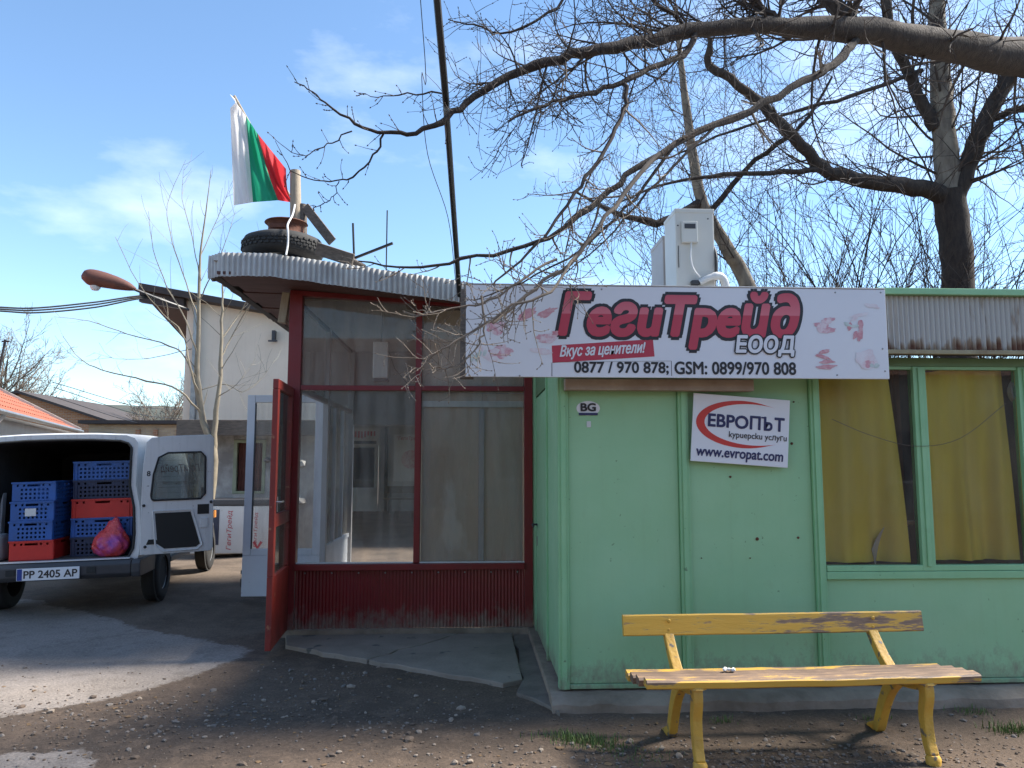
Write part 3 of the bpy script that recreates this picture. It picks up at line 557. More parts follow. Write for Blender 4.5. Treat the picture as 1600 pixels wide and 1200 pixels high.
# ================================================================ red kiosk
rk = thing('red_kiosk', 'dark red glazed kiosk with corrugated apron panel and open red door', 'kiosk', (0, 0, 0))
RY, RX0, RX1, RB = 7.0, -1.665, .555, 10.4
def ztop(x): return 3.085 - .062 * max(0, x + 1.62) - .02 * 0
P('post', M['red'], rk, (RX0, RX0 + .115, RY - .01, RY + .09, .03, 3.05)); P('mullion', M['red'], rk, (-.515, -.46, RY + .0, RY + .07, .625, 2.98)); P('post', M['red'], rk, (.48, RX1, RY + .002, RY + .08, .03, 2.93))
P('middle_rail', M['red'], rk, (RX0 + .117, -.517, RY - .004, RY + .068, 2.165, 2.21)); P('middle_rail', M['red'], rk, (-.458, .478, RY - .004, RY + .068, 2.165, 2.21))
P('window_sill', M['red'], rk, (RX0 + .117, .478, RY - .035, RY + .075, .565, .62))
mb = MB(); mb.prism([(RX0, 3.04), (.55, 2.905), (.55, ztop(.55)), (RX0, ztop(RX0))], RY - .005, RY + .085); mb.build('top_beam', M['red'], rk, bevel=.004)
mb = MB(); mb.sheet((RX0 + .118, RY + .012, .06), (.478, RY + .012, .06), (0, 0, .505), .030, .004); mb.build('corrugated_panel', M['red'], rk, smooth=True)
for k in range(9): mb = MB(); mb.lathe([(0, -.004), (.006, -.003), (.008, 0)], (RX0 + .2 + k * .235, RY + .008, .54), 8, 'y'); mb.build('screw', M['steel'], rk)
P('plinth', M['footing'], rk, (RX0 - .02, .56, RY - .03, RY + .10, -.05, .058))
pn = P('pane', M['glass'], rk, (RX0 + .117, -.517, RY + .03, RY + .034, .622, 2.163), bevel=0); P('pane', M['glass'], rk, (-.458, .478, RY + .03, RY + .034, .622, 2.163), bevel=0)
for x0, x1 in ((RX0 + .117, -.517), (-.458, .478)):
    mb = MB(); mb.prism([(x0, 2.212), (x1, 2.212), (x1, 3.035 - .061 * (x1 - RX0)), (x0, 3.035 - .061 * (x0 - RX0))], RY + .03, RY + .034); mb.build('pane', M['glass'], rk)
    P('glazing_bead', M['white'], rk, (x0, x1, RY + .006, RY + .028, .621, .632), bevel=.002)
# boards that back the right-hand panes, battens
P('backing_board', M['brown_board'], rk, (-.455, .09, RY + .085, RY + .10, .60, 2.15)); P('backing_board', M['brown_board'], rk, (.098, .475, RY + .09, RY + .105, .60, 2.15)); P('backing_board', M['brown_board'], rk, (-.455, .475, RY + .10, RY + .115, 2.16, 2.93))
P('batten', M['ac_grey'], rk, (.065, .115, RY + .05, RY + .083, .63, 2.0)); P('batten', M['ac'], rk, (-.455, .475, RY + .05, RY + .083, 2.02, 2.075)); P('partition', M['grey_wall'], rk, (-.50, -.46, RY + .12, RB - 2.4, .1, 2.95))
# left side: glazed, grey frames; doorway by the front post; back wall with header
P('side_mullion', M['ac_grey'], rk, (RX0 + .01, RX0 + .07, 8.64, 8.72, .05, 3.02)); P('corner_post', M['ac_grey'], rk, (RX0 + .01, RX0 + .09, RB - .08, RB, .05, 3.02))
P('side_rail', M['ac_grey'], rk, (RX0 + .015, RX0 + .065, RY + .10, RB - .082, 2.17, 2.22)); P('side_rail', M['pvc'], rk, (RX0 + .015, RX0 + .065, 8.722, RB - .082, .55, .60)); P('side_rail', M['roof_dark'], rk, (RX0 + .012, RX0 + .06, RY + .10, RB - .082, 2.985, 3.03))
P('side_panel', M['pvc'], rk, (RX0 + .02, RX0 + .05, 8.722, RB - .082, .05, .548)); P('side_pane', M['glass'], rk, (RX0 + .036, RX0 + .040, 8.722, RB - .082, .602, 2.168), bevel=0); P('side_pane', M['glass'], rk, (RX0 + .036, RX0 + .040, RY + .10, RB - .082, 2.222, 2.983), bevel=0)
for yy in (9.2, 9.75): P('side_mullion', M['pvc'], rk, (RX0 + .018, RX0 + .062, yy, yy + .05, .602, 2.168))
P('back_header', M['grey_wall'], rk, (RX0 + .092, .55, RB - .05, RB, 2.02, 3.0)); P('ceiling', M['grey_wall'], rk, (RX0 + .08, .55, RY + .09, RB - .002, 3.002, 3.02), bevel=0); P('floor', M['concrete_wet'], rk, (RX0, .55, RY + .11, RB, -.02, .04)); P('right_wall', M['grey_wall'], rk, (.50, .55, RY + .25, RB - .052, .05, 3.0))
# roof: slab with planked soffit and bent corrugated fascia
def rz(x): return 3.27 - .128 * max(0, x + 1.66)
mb = MB(); mb.prism([(-2.2, 3.22), (-1.66, 3.235), (.60, rz(.6) - .035), (.60, rz(.6) - .005), (-1.66, 3.265), (-2.2, 3.25)], 6.50, 10.9); mb.build('roof', M['galv'], rk)
npl = 0; ys = [6.48 + i * .242 for i in range(18)]
for i, y0 in enumerate(ys):
    mb = MB(); dz = .004 * (i % 3); jl = .07 * noise.noise((i * 1.7, 0, 0)); mb.prism([(-2.16 + jl, 3.10 + dz), (-1.66, 3.085 + dz), (.56, 2.925 - .02 + dz), (.56, 2.945 + dz), (-1.66, 3.11 + dz), (-2.16 + jl, 3.125 + dz)], y0, y0 + .234); mb.build('soffit_board', M['soffit'], rk, bevel=.003)
def fascia(pts, h0, h1, name, pitch=.046):
    """bent corrugated strip; pts = (x, y, ztop)"""
    mb = MB(); vs = []; P_ = [Vector(p) for p in pts]; L = [0]
    for a, b_ in zip(P_, P_[1:]): L.append(L[-1] + (b_ - a).length)
    n = int(L[-1] / pitch * 6)
    for i in range(n + 1):
        s = i / n * L[-1]; k = max(j for j in range(len(P_) - 1) if L[j] <= s + 1e-9); f = (s - L[k]) / (L[k + 1] - L[k]); q = P_[k].lerp(P_[k + 1], f)
        d = (P_[k + 1] - P_[k]).normalized(); nr = Vector((d.y, -d.x, 0)).normalized(); w = .0105 * math.sin(s / pitch * 6.2832); fr = s / L[-1]; h = h0 + (h1 - h0) * fr
        wob = .012 * noise.noise((s * 2.2, 0, 1))
        for t in (0, .5, 1): vs.append(q + nr * (w + wob * t + .008 * noise.noise((s * 5, t * 3, 2))) - Vector((0, 0, h * t + .006 * noise.noise((s * 6, 5, t)))))
    mb.add(vs, [(i * 3 + j, (i + 1) * 3 + j, (i + 1) * 3 + j + 1, i * 3 + j + 1) for i in range(n) for j in range(2)]); return mb.build(name, M['galv'], rk, smooth=True)
fascia([(-2.27, 6.60, 3.285), (-2.13, 6.48, 3.285), (-1.70, 6.44, 3.272), (-1.2, 6.44, 3.205), (-.11, 6.44, 3.055)], .205, .185, 'corrugated_fascia'); fascia([(-.10, 6.50, 3.055), (.55, 6.50, 2.965)], .17, .17, 'corrugated_fascia')
# torn, tarry left end of the roof and the eave edge
mb = MB(); te = [Vector((-2.27 + .03 * t + .03 * noise.noise((t * 30, 0, 0)), 6.66 + 4.1 * t, 3.16 + .03 * noise.noise((t * 26, 4, 0)))) for t in [(i / 60) ** 1.6 for i in range(61)]]
mb.tube(te, [(.012 if i == 0 else .03 if i == 1 else .045 - .015 * min(1, i / 14)) * (1 + .55 * noise.noise((i * .9, 2, 0))) for i in range(61)], 9)
te_o = mb.build('tarred_edge', mat('tarred_edge', (.03, .026, .024), .8, (.12, .10, .09), 14, .6, bump=.6), rk, smooth=True)
for v in te_o.data.vertices: v.co += Vector((noise.noise(v.co * 14), noise.noise(v.co * 14 + Vector((5, 0, 0))), noise.noise(v.co * 14 + Vector((0, 7, 0))))) * .035
P('eave_board', M['roof_dark'], rk, (-2.24, -2.17, 6.62, 10.9, 3.10, 3.22))
mb = MB(); mb.bar((-1.70, 7.02, 3.06), (-1.735, 7.02, 2.78), .07, .07); mb.build('roof_bracket', M['wood_pale'], rk, bevel=.006)
# open red door, folded forward from the left front post

hx = -1.665
def door_box(y0, y1, z0, z1): return (hx - .0, hx + .045, y0, y1, z0, z1)
def red_door():
    M_ = Matrix.Translation((hx + .02, 6.985, 0)) @ Matrix.Rotation(R(4), 4, 'Z')
    def dbox(y0, y1, z0, z1, x0=0, x1=.045):
        mb = MB(); mb.box(x0, x1, y0, y1, z0, z1); mb.v = [tuple(M_ @ Vector(v)) for v in mb.v]; return mb
    d = dbox(-.78, -.0, .06, .62).build('door', M['red_old'], rk, bevel=.004)
    for (y0, y1, z0, z1) in ((-.78, -.70, .622, 2.10), (-.08, 0, .622, 2.10), (-.78, 0, 2.102, 2.18), (-.698, -.082, 1.0, 1.10)): dbox(y0, y1, z0, z1, .0, .045).build('door_frame', M['red_old'], d, bevel=.004)
    dbox(-.698, -.082, 1.102, 2.10, .02, .024).build('door_pane', M['glass_dusty'], d); dbox(-.698, -.082, .624, .998, .02, .024).build('door_pane', M['glass_dusty'], d)
    mb = dbox(-.73, -.71, 1.12, 1.24, .046, .056); mb.build('lock', M['steel'], d, bevel=.002)
    mb = MB(); mb.tube([M_ @ Vector(p) for p in ((.046, -.74, 1.2), (.085, -.74, 1.2), (.085, -.64, 1.2))], .008, 8); mb.build('handle', M['steel'], d)
red_door()
# white door folded out from the side wall
def white_door():
    y0 = 8.73; x1 = RX0 - .005; x0 = x1 - .84; d = P('white_door', M['pvc'], rk, (x0, x1, y0, y0 + .05, .06, .50)); d['label'] = 'white glazed side door standing open towards the van'
    for b_ in ((x0, x0 + .085, y0, y0 + .05, .502, 2.27), (x1 - .085, x1, y0, y0 + .05, .502, 2.27), (x0 + .087, x1 - .087, y0, y0 + .05, 2.19, 2.27), (x0 + .087, x1 - .087, y0, y0 + .05, .502, .57)): P('door_frame', M['pvc'], d, b_)
    P('door_pane', M['glass'], d, (x0 + .087, x1 - .087, y0 + .02, y0 + .025, .572, 2.188), bevel=0); P('gasket', M['plastic_dark'], d, (x0 + .0855, x0 + .098, y0 - .003, y0 + .019, .572, 2.18), bevel=0)
    P('hinge', M['plastic_dark'], d, (x0 - .012, x0 - .001, y0 + .0, y0 + .03, .16, .25)); P('hinge', M['plastic_dark'], d, (x0 - .012, x0 - .001, y0 + .0, y0 + .03, .30, .34))
white_door()
p = at(598, 562, 7.6); hb = thing('hanging_box', 'white box hung on wires behind the upper left pane of the red kiosk', 'box', (p.x, 7.6, p.z - .19))
P('casing', M['ac'], hb, (-.09, .06, -.06, .10, 0, .36), bevel=.01); P('base', M['plastic_dark'], hb, (-.085, .055, -.055, .095, -.03, -.001), bevel=.004)
mb = MB(); mb.tube([(-.02, .0, .36), (-.01, 0, .50), (0, 0, 1.0)], .004, 5); mb.build('wire', M['black_wire'], hb); mb = MB(); mb.tube([(.05, .0, .3), (.12, 0, .1), (.25, 0, -.05)], .003, 5); mb.build('wire', M['black_wire'], hb)
# chest freezer seen past the van
fz = thing('chest_freezer', 'white chest freezer with dark lid and red upright lettering beside the white door', 'freezer', (-4.05, 12.75, .03))
P('body', M['white'], fz, (-.45, .95, 0, .62, .04, .80), bevel=.02); P('lid', M['plastic_dark'], fz, (-.47, .97, -.02, .64, .805, .90), bevel=.015)
P('side_window', mat('dark_blue_plastic', (.05, .06, .10), .3), fz, (-.30, -.0, -.006, -.001, .18, .74), bevel=.0)
vs, fs = text('ГегиТрейд', width=.62, height=.10, shear=.2); mb = MB(); mb.add([(.12 - v[2] + .10, -.004, .10 + v[0]) for v in vs], fs); mb.build('lettering', M['crimson'], fz)
vs, fs = text('ГегиТрейд', width=.55, height=.07, shear=.2); mb = MB(); mb.add([(.52 - v[2] + .10, -.004, .14 + v[0]) for v in vs], fs); mb.build('lettering', M['crimson'], fz)
mb = MB(); mb.add([(.62, -.004, .10), (.70, -.004, .22), (.66, -.004, .24), (.62, -.004, .16), (.58, -.004, .24), (.54, -.004, .22)], [(0, 1, 2, 3), (0, 3, 4, 5)]); mb.build('emblem', M['crimson'], fz)
# ================================================================ bench
def bench():
    b = thing('park_bench', 'yellow wooden bench with peeling paint before the green kiosk', 'bench', (1.77, 4.27, 0), R(1.2))
    m, n, l, bs = new_mat('peeling_yellow'); bs.inputs['Roughness'].default_value = .6
    tcn = n.new('ShaderNodeTexCoord'); mpn = n.new('ShaderNodeMapping'); mpn.inputs['Scale'].default_value = (1.1, 8, 8); l.new(tcn.outputs['Object'], mpn.inputs[0])
    nz1 = n.new('ShaderNodeTexNoise'); nz1.inputs['Scale'].default_value = 4.5; nz1.inputs['Detail'].default_value = 9; nz1.inputs['Roughness'].default_value = .68; l.new(mpn.outputs[0], nz1.inputs['Vector'])
    at_ = n.new('ShaderNodeAttribute'); at_.attribute_name = 'wear'; ad = n.new('ShaderNodeMath'); l.new(nz1.outputs[0], ad.inputs[0]); l.new(at_.outputs['Fac'], ad.inputs[1])
    rp = n.new('ShaderNodeValToRGB'); e = rp.color_ramp.elements; e[0].position = .50; e[0].color = (.60, .34, .045, 1); e[1].position = .60; e[1].color = (.23, .15, .10, 1); k = e.new(.545); k.color = (.56, .34, .06, 1); k = e.new(.75); k.color = (.13, .085, .06, 1)
    l.new(ad.outputs[0], rp.inputs[0]); l.new(rp.outputs[0], bs.inputs['Base Color'])
    bp = n.new('ShaderNodeBump'); bp.inputs['Strength'].default_value = .6; bp.inputs['Distance'].default_value = .004; bp.invert = True; l.new(ad.outputs[0], bp.inputs['Height']); l.new(bp.outputs[0], bs.inputs['Normal'])
    def plank(name, L, w, t, loc, rx, wear, sag=0, ry=0):
        bm = bmesh.new(); nx_ = 40; mb = MB(); vs = []
        for i in range(nx_ + 1):
            x = -L / 2 + L * i / nx_; s = -sag * (1 - (2 * i / nx_ - 1) ** 2); e_ = .0025 * noise.noise((x * 4, w * 50, 1)); 
            for (yy, zz) in ((-w / 2 + .006, -t / 2), (-w / 2, -t / 2 + .006), (-w / 2, t / 2 - .008), (-w / 2 + .008, t / 2), (w / 2 - .008, t / 2), (w / 2, t / 2 - .008), (w / 2, -t / 2 + .006), (w / 2 - .006, -t / 2)): vs.append((x, yy + e_, zz + s + e_))
        mb.add(vs, [(i * 8 + j, i * 8 + (j + 1) % 8, (i + 1) * 8 + (j + 1) % 8, (i + 1) * 8 + j) for i in range(nx_) for j in range(8)] + [list(range(8)), [nx_ * 8 + j for j in range(8)]])
        o = mb.build(name, m, b, smooth=True); o.location = loc; o.rotation_euler = (rx, ry, 0)
        a = o.data.attributes.new('wear', 'FLOAT', 'POINT')
        for i, v in enumerate(o.data.vertices): a.data[i].value = wear(v.co.x, v.co.y, v.co.z)
        return o
    plank('seat_slat', 1.77, .075, .042, (.0, -.245, .390), R(5), lambda x, y, z: (.15 if z > .012 else -.04) + .03 * x, .004)
    plank('seat_slat', 1.79, .075, .042, (-.01, -.155, .380), R(6), lambda x, y, z: .19, .005); plank('seat_slat', 1.80, .075, .042, (-.015, -.065, .368), R(6), lambda x, y, z: .21, .004); plank('seat_slat', 1.78, .075, .042, (-.03, .03, .356), R(6), lambda x, y, z: .08 + .05 * x, .003)
    bk = plank('backrest', 1.80, .038, .118, (.015, .275, .572), R(-10), lambda x, y, z: -.04 + .13 * sm(-.6, .6, x), .002)
    my = mat('chipped_yellow', (.60, .345, .045), .55, (.48, .27, .045), 7, .6, bump=.4, bump_scale=50, third=(.15, .12, .09), tscale=16, tpos=.60)
    for sx_ in (-.62, .605):
        def cast(name, pts, w0, w1, th=.05):
            mb = MB(); pp = spline(pts, 5); vs = []; n_ = len(pp)
            for i, q in enumerate(pp):
                t = i / (n_ - 1); w = (w0 + (w1 - w0) * t) / 2; d = (Vector(pp[min(i + 1, n_ - 1)]) - Vector(pp[max(0, i - 1)])).normalized(); nn = Vector((0, -d.z, d.y))
                for sgn, k in ((-1, -1), (1, -1), (1, 1), (-1, 1)): vs.append(Vector(q) + nn * w * k + Vector((sgn * th / 2, 0, 0)))
            mb.add(vs, [(i * 4 + j, i * 4 + (j + 1) % 4, (i + 1) * 4 + (j + 1) % 4, (i + 1) * 4 + j) for i in range(n_ - 1) for j in range(4)] + [(0, 1, 2, 3), [(n_ - 1) * 4 + j for j in range(4)]])
            return mb.build(name, my, b, bevel=.007)
        cast('leg', [(sx_, -.235, .368), (sx_, -.245, .30), (sx_, -.225, .20), (sx_, -.24, .08), (sx_, -.27, .005)], .07, .045)
        mb = MB(); mb.lathe([(0, .03), (.03, .025), (.038, .01), (.036, -.02), (0, -.02)], (sx_, -.272, -.015), 12); mb.build('foot', my, b, smooth=True)
        cast('leg', [(sx_, .02, .315), (sx_, .10, .24), (sx_, .17, .13), (sx_, .23, .0), (sx_, .25, -.02)], .08, .05)
        cast('crossbar', [(sx_, -.22, .340), (sx_, -.1, .322), (sx_, .06, .310)], .045, .06, .04)
        cast('back_support', [(sx_, .05, .315), (sx_, .16, .40), (sx_, .255, .50), (sx_, .308, .58), (sx_, .316, .62)], .06, .03, .055)
        mb = MB(); mb.lathe([(0, .008), (.05, .006), (.055, -.006), (0, -.008)], (sx_, -.235, .364), 10); mb.build('bracket', my, b)
        for dz in (-.028, .025):
            mb = MB(); mb.lathe([(0, -.008), (.009, -.006), (.012, 0)], (sx_, .252 - dz * .17, .572 + dz), 10, 'y'); mb.build('bolt', my, b, smooth=True)
    return b
bench()
cp = at(1139, 1057, 4.2); mb = MB(); rr = random.Random(2)
for q in range(3): pebble(mb, (q * .022 - .02, rr.uniform(-.006, .006), 0), .014, rr, .8)
o = mb.build('crumpled_tissue', mat('tissue', (.78, .78, .77), .9), smooth=False); o.location = (cp.x, 4.20, .401); tag(o, 'crumpled white tissue lying on the bench seat', 'tissue')
# ================================================================ van
VR = thing('delivery_van', 'dirty white delivery van with its rear doors open, loaded with crates', 'van', (-4.07, 7.93, .0), R(7)); VR.rotation_euler = (0, R(-1.5), R(7)); VR.location.z = .012
def sect(zb, zt, wb, wm, wt):
    h = [(wb, zb), (wm - .01, zb + .10), (wm, zb + .28), (wm - .01, .98), (wm - .055, min(1.25, zt - .12)), (wt, zt - .10), (wt - .035, zt - .045), (wt - .11, zt - .012), (wt * .45, zt + .004), (0, zt + .008)]
    return [(x, z) for x, z in h] + [(-x, z) for x, z in h[-2::-1]]
ST = [(0, .48, 1.775, .73, .775, .735), (.06, .42, 1.79, .74, .785, .74), (.8, .40, 1.80, .75, .79, .745), (1.6, .40, 1.79, .75, .79, .745), (1.95, .40, 1.76, .75, .79, .72), (2.35, .40, 1.56, .75, .80, .68), (2.75, .40, 1.16, .75, .79, .68), (2.95, .40, 1.04, .75, .79, .70), (3.5, .42, .97, .73, .77, .68), (3.75, .45, .86, .70, .74, .62), (3.86, .5, .72, .6, .68, .5)]
def sect2(zb, zt, wb, wm, wt):
    zt2 = zt; f = (zt - zb) / (1.8 - .4)
    h = [(wb, zb), (wm - .01, zb + .10 * f), (wm, zb + .28 * f), (wm - .01, zb + .58 * f), (wm - .055, zb + .85 * f), (wt, zt - .10 * f), (wt - .035, zt - .045 * f), (wt - .11, zt - .012), (wt * .45, zt + .004), (0, zt + .008)]
    return h + [(-x, z) for x, z in h[-2::-1]]
secs = [(y, sect2(*q)) for (y, *q) in ST]; N = len(secs[0][1]); mb = MB()
mb.add([(x, y, z) for y, s in secs for x, z in s], [(i * N + j, i * N + j + 1, (i + 1) * N + j + 1, (i + 1) * N + j) for i in range(len(secs) - 1) for j in range(N - 1)] + [[(len(secs) - 1) * N + j for j in range(N)]] + [[i * N, (i + 1) * N, (i + 1) * N + N - 1, i * N + N - 1] for i in range(len(secs) - 1)])
op = sect2(.545, 1.72, .67, .725, .68); b0 = len(mb.v); mb.add([(x, .0, z) for x, z in op], []); mb.f += [[j, j + 1, b0 + j + 1, b0 + j] for j in range(N - 1)] + [[0, b0, b0 + N - 1, N - 1]]; mb.m += [0] * N
body = mb.build('body', M['van'], VR, smooth=True)
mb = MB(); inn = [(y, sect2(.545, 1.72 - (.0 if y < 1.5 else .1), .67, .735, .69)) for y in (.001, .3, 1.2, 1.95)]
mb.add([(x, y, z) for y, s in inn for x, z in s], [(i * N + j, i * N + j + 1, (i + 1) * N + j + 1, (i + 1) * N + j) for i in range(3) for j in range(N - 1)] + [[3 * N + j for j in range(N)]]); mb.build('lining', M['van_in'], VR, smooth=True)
P('cargo_floor', mat('cargo_floor', (.12, .105, .09), .8, (.07, .06, .05), 6), VR, (-.66, .66, .002, 1.95, .52, .548), bevel=0)
# pale inner pillars and the quarter window on the far side
mb = MB(); mb.prism([(.10, .62), (.16, .62), (.30, 1.58), (.22, 1.58)], -.716, -.690, 'x'); mb.build('inner_pillar', M['van'], VR, bevel=.004)
mb = MB(); mb.prism([(.42, .60), (.50, .60), (.56, 1.60), (.48, 1.60)], -.712, -.690, 'x'); mb.build('inner_pillar', M['van'], VR, bevel=.004)
mb = MB(); mb.prism([(.0, -.0), (.035, .0), (.035, 1.12), (.0, 1.12)], -.004, 0); 
# rubber seal round the opening
pts = [Vector((x * .995, -.008, z)) for x, z in op]; mb = MB(); mb.tube(pts, .012, 6); mb.build('door_seal', M['rubber'], VR, smooth=True)
# bumper, plate, tow gear
mb = MB(); prof = [(-.06, .36), (-.10, .40), (-.105, .49), (-.085, .53), (.02, .535), (.02, .36)]
mb.prism(prof, -.72, .72, 'x'); bm_ = mb.build('rear_bumper', M['plastic_dark'], VR, bevel=.012)
for s in (-1, 1):
    mb = MB(); mb.prism([(-.085, .36), (-.10, .41), (-.10, .49), (-.08, .53), (.45, .53), (.45, .36)], s * .721, s * .805, 'x'); mb.build('bumper_corner', M['plastic_dark'], bm_, bevel=.014)
    P('bumper_recess', M['rubber'], bm_, (s * .36 - .04, s * .36 + .04, -.112, -.1055, .42, .48), bevel=.0)
pl = P('number_plate', M['white_print'], VR, (-.30, .26, -.122, -.112, .375, .49), bevel=.003); P('country_strip', mat('plate_blue', (.02, .06, .32), .4), pl, (-.295, -.25, -.1235, -.1222, .378, .487), bevel=0)
lettering('plate_number', 'PP 2405 AP', (-.235, .397), Matrix.Translation((0, -.1222, 0)), M['black'], pl, width=.475, height=.07, bold=.0022, off=.001)
P('sill_plate', M['white'], VR, (-.70, .70, -.075, .0, .537, .548), bevel=.003)
# open rear doors (inner face shown)
def van_door(s):
    hinge = Vector((s * .775, -.012, 0)); a = R(16) * s
    Mx = Matrix.Translation(hinge) @ Matrix.Rotation(a, 4, 'Z')
    def T(x, y, z): return tuple(Mx @ Vector((s * x * .93, y, z)))
    out = [(0, .56), (.72, .56), (.735, .60), (.735, 1.72), (.70, 1.76), (.30, 1.75), (.10, 1.735), (.045, 1.69), (.015, 1.45), (0, 1.0)]
    wn_ = [(.12, 1.10), (.60, 1.10), (.645, 1.15), (.645, 1.53), (.60, 1.58), (.26, 1.575), (.17, 1.53), (.12, 1.36), (.10, 1.15), (.105, 1.12)]
    mb = MB(); no = len(out)
    for y in (-.02, .025): mb.v += [T(x, y, z) for x, z in out] + [T(x, y, z) for x, z in wn_]
    for b0 in (0, 2 * no):
        mb.f += [[b0 + i, b0 + (i + 1) % no, b0 + no + (i + 1) % no, b0 + no + i] for i in range(no)]
    mb.f += [[i, (i + 1) % no, 2 * no + (i + 1) % no, 2 * no + i] for i in range(no)] + [[no + i, no + (i + 1) % no, 3 * no + (i + 1) % no, 3 * no + i] for i in range(no)]
    mb.m = [0] * len(mb.f); d = mb.build('rear_door', M['van'], VR, bevel=.006); d['label'] = 'open rear door showing its inner side' 
    def pp(name, poly, y0, y1, m, par=d, bevel=.0):
        mb = MB(); k = len(poly); mb.add([T(x, y0, z) for x, z in poly] + [T(x, y1, z) for x, z in poly], [list(range(k)), list(range(2 * k - 1, k - 1, -1))] + [[i, (i + 1) % k, k + (i + 1) % k, k + i] for i in range(k)]); return mb.build(name, m, par, bevel=bevel)
    w = pp('window', wn_, .0, .004, M['car_glass']); mb = MB(); mb.tube([Vector(T(x, -.024, z)) for x, z in wn_ + wn_[:1]], .011, 6); mb.build('window_seal', M['rubber'], d, smooth=True)
    mb = MB()
    for k in range(7): mb.bar(T(.13, .006, 1.17 + k * .055), T(.635, .006, 1.17 + k * .055), .0015, .0015)
    mb.build('heater_wires', M['plastic_dark'], w)
    pp('panel_shade_plate', [(.14, .97), (.50, .97), (.60, .64), (.56, .61), (.24, .61), (.17, .66)], -.0235, -.0205, M['dark']); fr_ = [(.12, .99), (.515, .99), (.625, .63), (.57, .585), (.23, .585), (.15, .65)]  # flat dark plate, shade inside the door opening put into its colour
    mb = MB(); mb.tube([Vector(T(x, -.022, z)) for x, z in fr_ + fr_[:1]], .010, 6); mb.build('pressed_rib', M['van'], d, smooth=True)
    pp('latch_shade_plate', [(.57, .94), (.69, .94), (.69, 1.04), (.57, 1.04)], -.0235, -.0205, M['dark']); pp('latch_cover', [(.60, .80), (.68, .80), (.68, .90), (.60, .90)], -.027, -.0205, M['van'], bevel=.003)  # dark plate at the latch, the hollow's shade is its colour
    for (x, z) in ((.03, 1.05), (.71, 1.06), (.05, .64)): mb = MB(); c = T(x, -.022, z); mb.lathe([(0, -.014), (.012, -.012), (.016, 0)], c, 10, 'y'); mb.build('buffer', M['rubber'], d, smooth=True)
    pp('lower_catch', [(.06, .66), (.17, .66), (.19, .68), (.15, .71), (.08, .71)], -.0245, -.0205, M['dark'])
    if s > 0:
        vs, fs = text('ГегиТрейд', width=.40, height=.10, shear=.2); mb = MB(); mb.add([T(.59 - v[0], .0052, 1.36 + v[2]) for v in vs], fs); mb.build('lettering', mat('faded_red', (.45, .16, .17), .6), w)
        vs, fs = text('Вкус за ценители!', width=.36, height=.05, shear=.2); mb = MB(); mb.add([T(.57 - v[0], .0052, 1.24 + v[2]) for v in vs], fs); mb.build('lettering', mat('faded_grey', (.3, .3, .32), .6), w)
        lettering('door_number', '8', (0, 0), Matrix.Translation(T(.055, -.0215, 1.345)) @ Matrix.Rotation(a + R(7) * 0, 4, 'Z'), M['black'], d, height=.05, bold=.002)
    return d
van_door(1); van_door(-1)
def wheel(x, y, s):
    w = thing('wheel', None, None, (x, y, .295)); w.parent = VR
    for k in ('label', 'category'):
        if k in w: del w[k]
    mb = MB(); mb.lathe([(.18, -.085), (.255, -.088), (.285, -.075), (.297, -.05), (.297, .05), (.285, .075), (.255, .088), (.18, .085)], (0, 0, 0), 32, 'x', closed=True); t = mb.build('tyre', M['rubber'], w, smooth=True)
    mb = MB(); mb.lathe([(0, s * .045), (.05, s * .05), (.07, s * .03), (.14, s * .035), (.17, s * .06), (.188, s * .07), (.188, -s * .05)], (0, 0, 0), 24, 'x'); mb.build('rim', M['steel'], w, smooth=True)
for s in (-1, 1):
    for y in (.72, 3.18):
        wheel(s * .742, y, s)
        mb = MB(); mb.lathe([(0, 0), (.345, 0), (.352, -.003)], (s * .803, y, .33), 28, 'x'); mb.build('arch_shade_disc', M['dark'], VR)  # flat dark disc on the flank, colour stands for the shaded wheel well
    mb = MB(); mb.prism([(2.0, 1.02), (2.62, 1.02), (2.30, 1.50), (2.02, 1.55)], s * .772, s * .781, 'x'); mb.build('side_window', M['car_glass'], VR)
    mb = MB(); mb.box(s * .83 - .02 - (.0), s * .83 + .07, 2.52, 2.62, 1.02, 1.16); mb.build('wing_mirror', M['plastic_dark'], VR, bevel=.015)
    P('sill', M['plastic_dark'], VR, (s * .775 - .03, s * .775 + .03, 1.1, 2.8, .36, .42), bevel=.01)
mb = MB(); mb.box(.80, .82, 3.42, 3.52, .70, .80); mb.build('indicator', mat('amber_lens', (.6, .22, .03), .3), VR, bevel=.006)
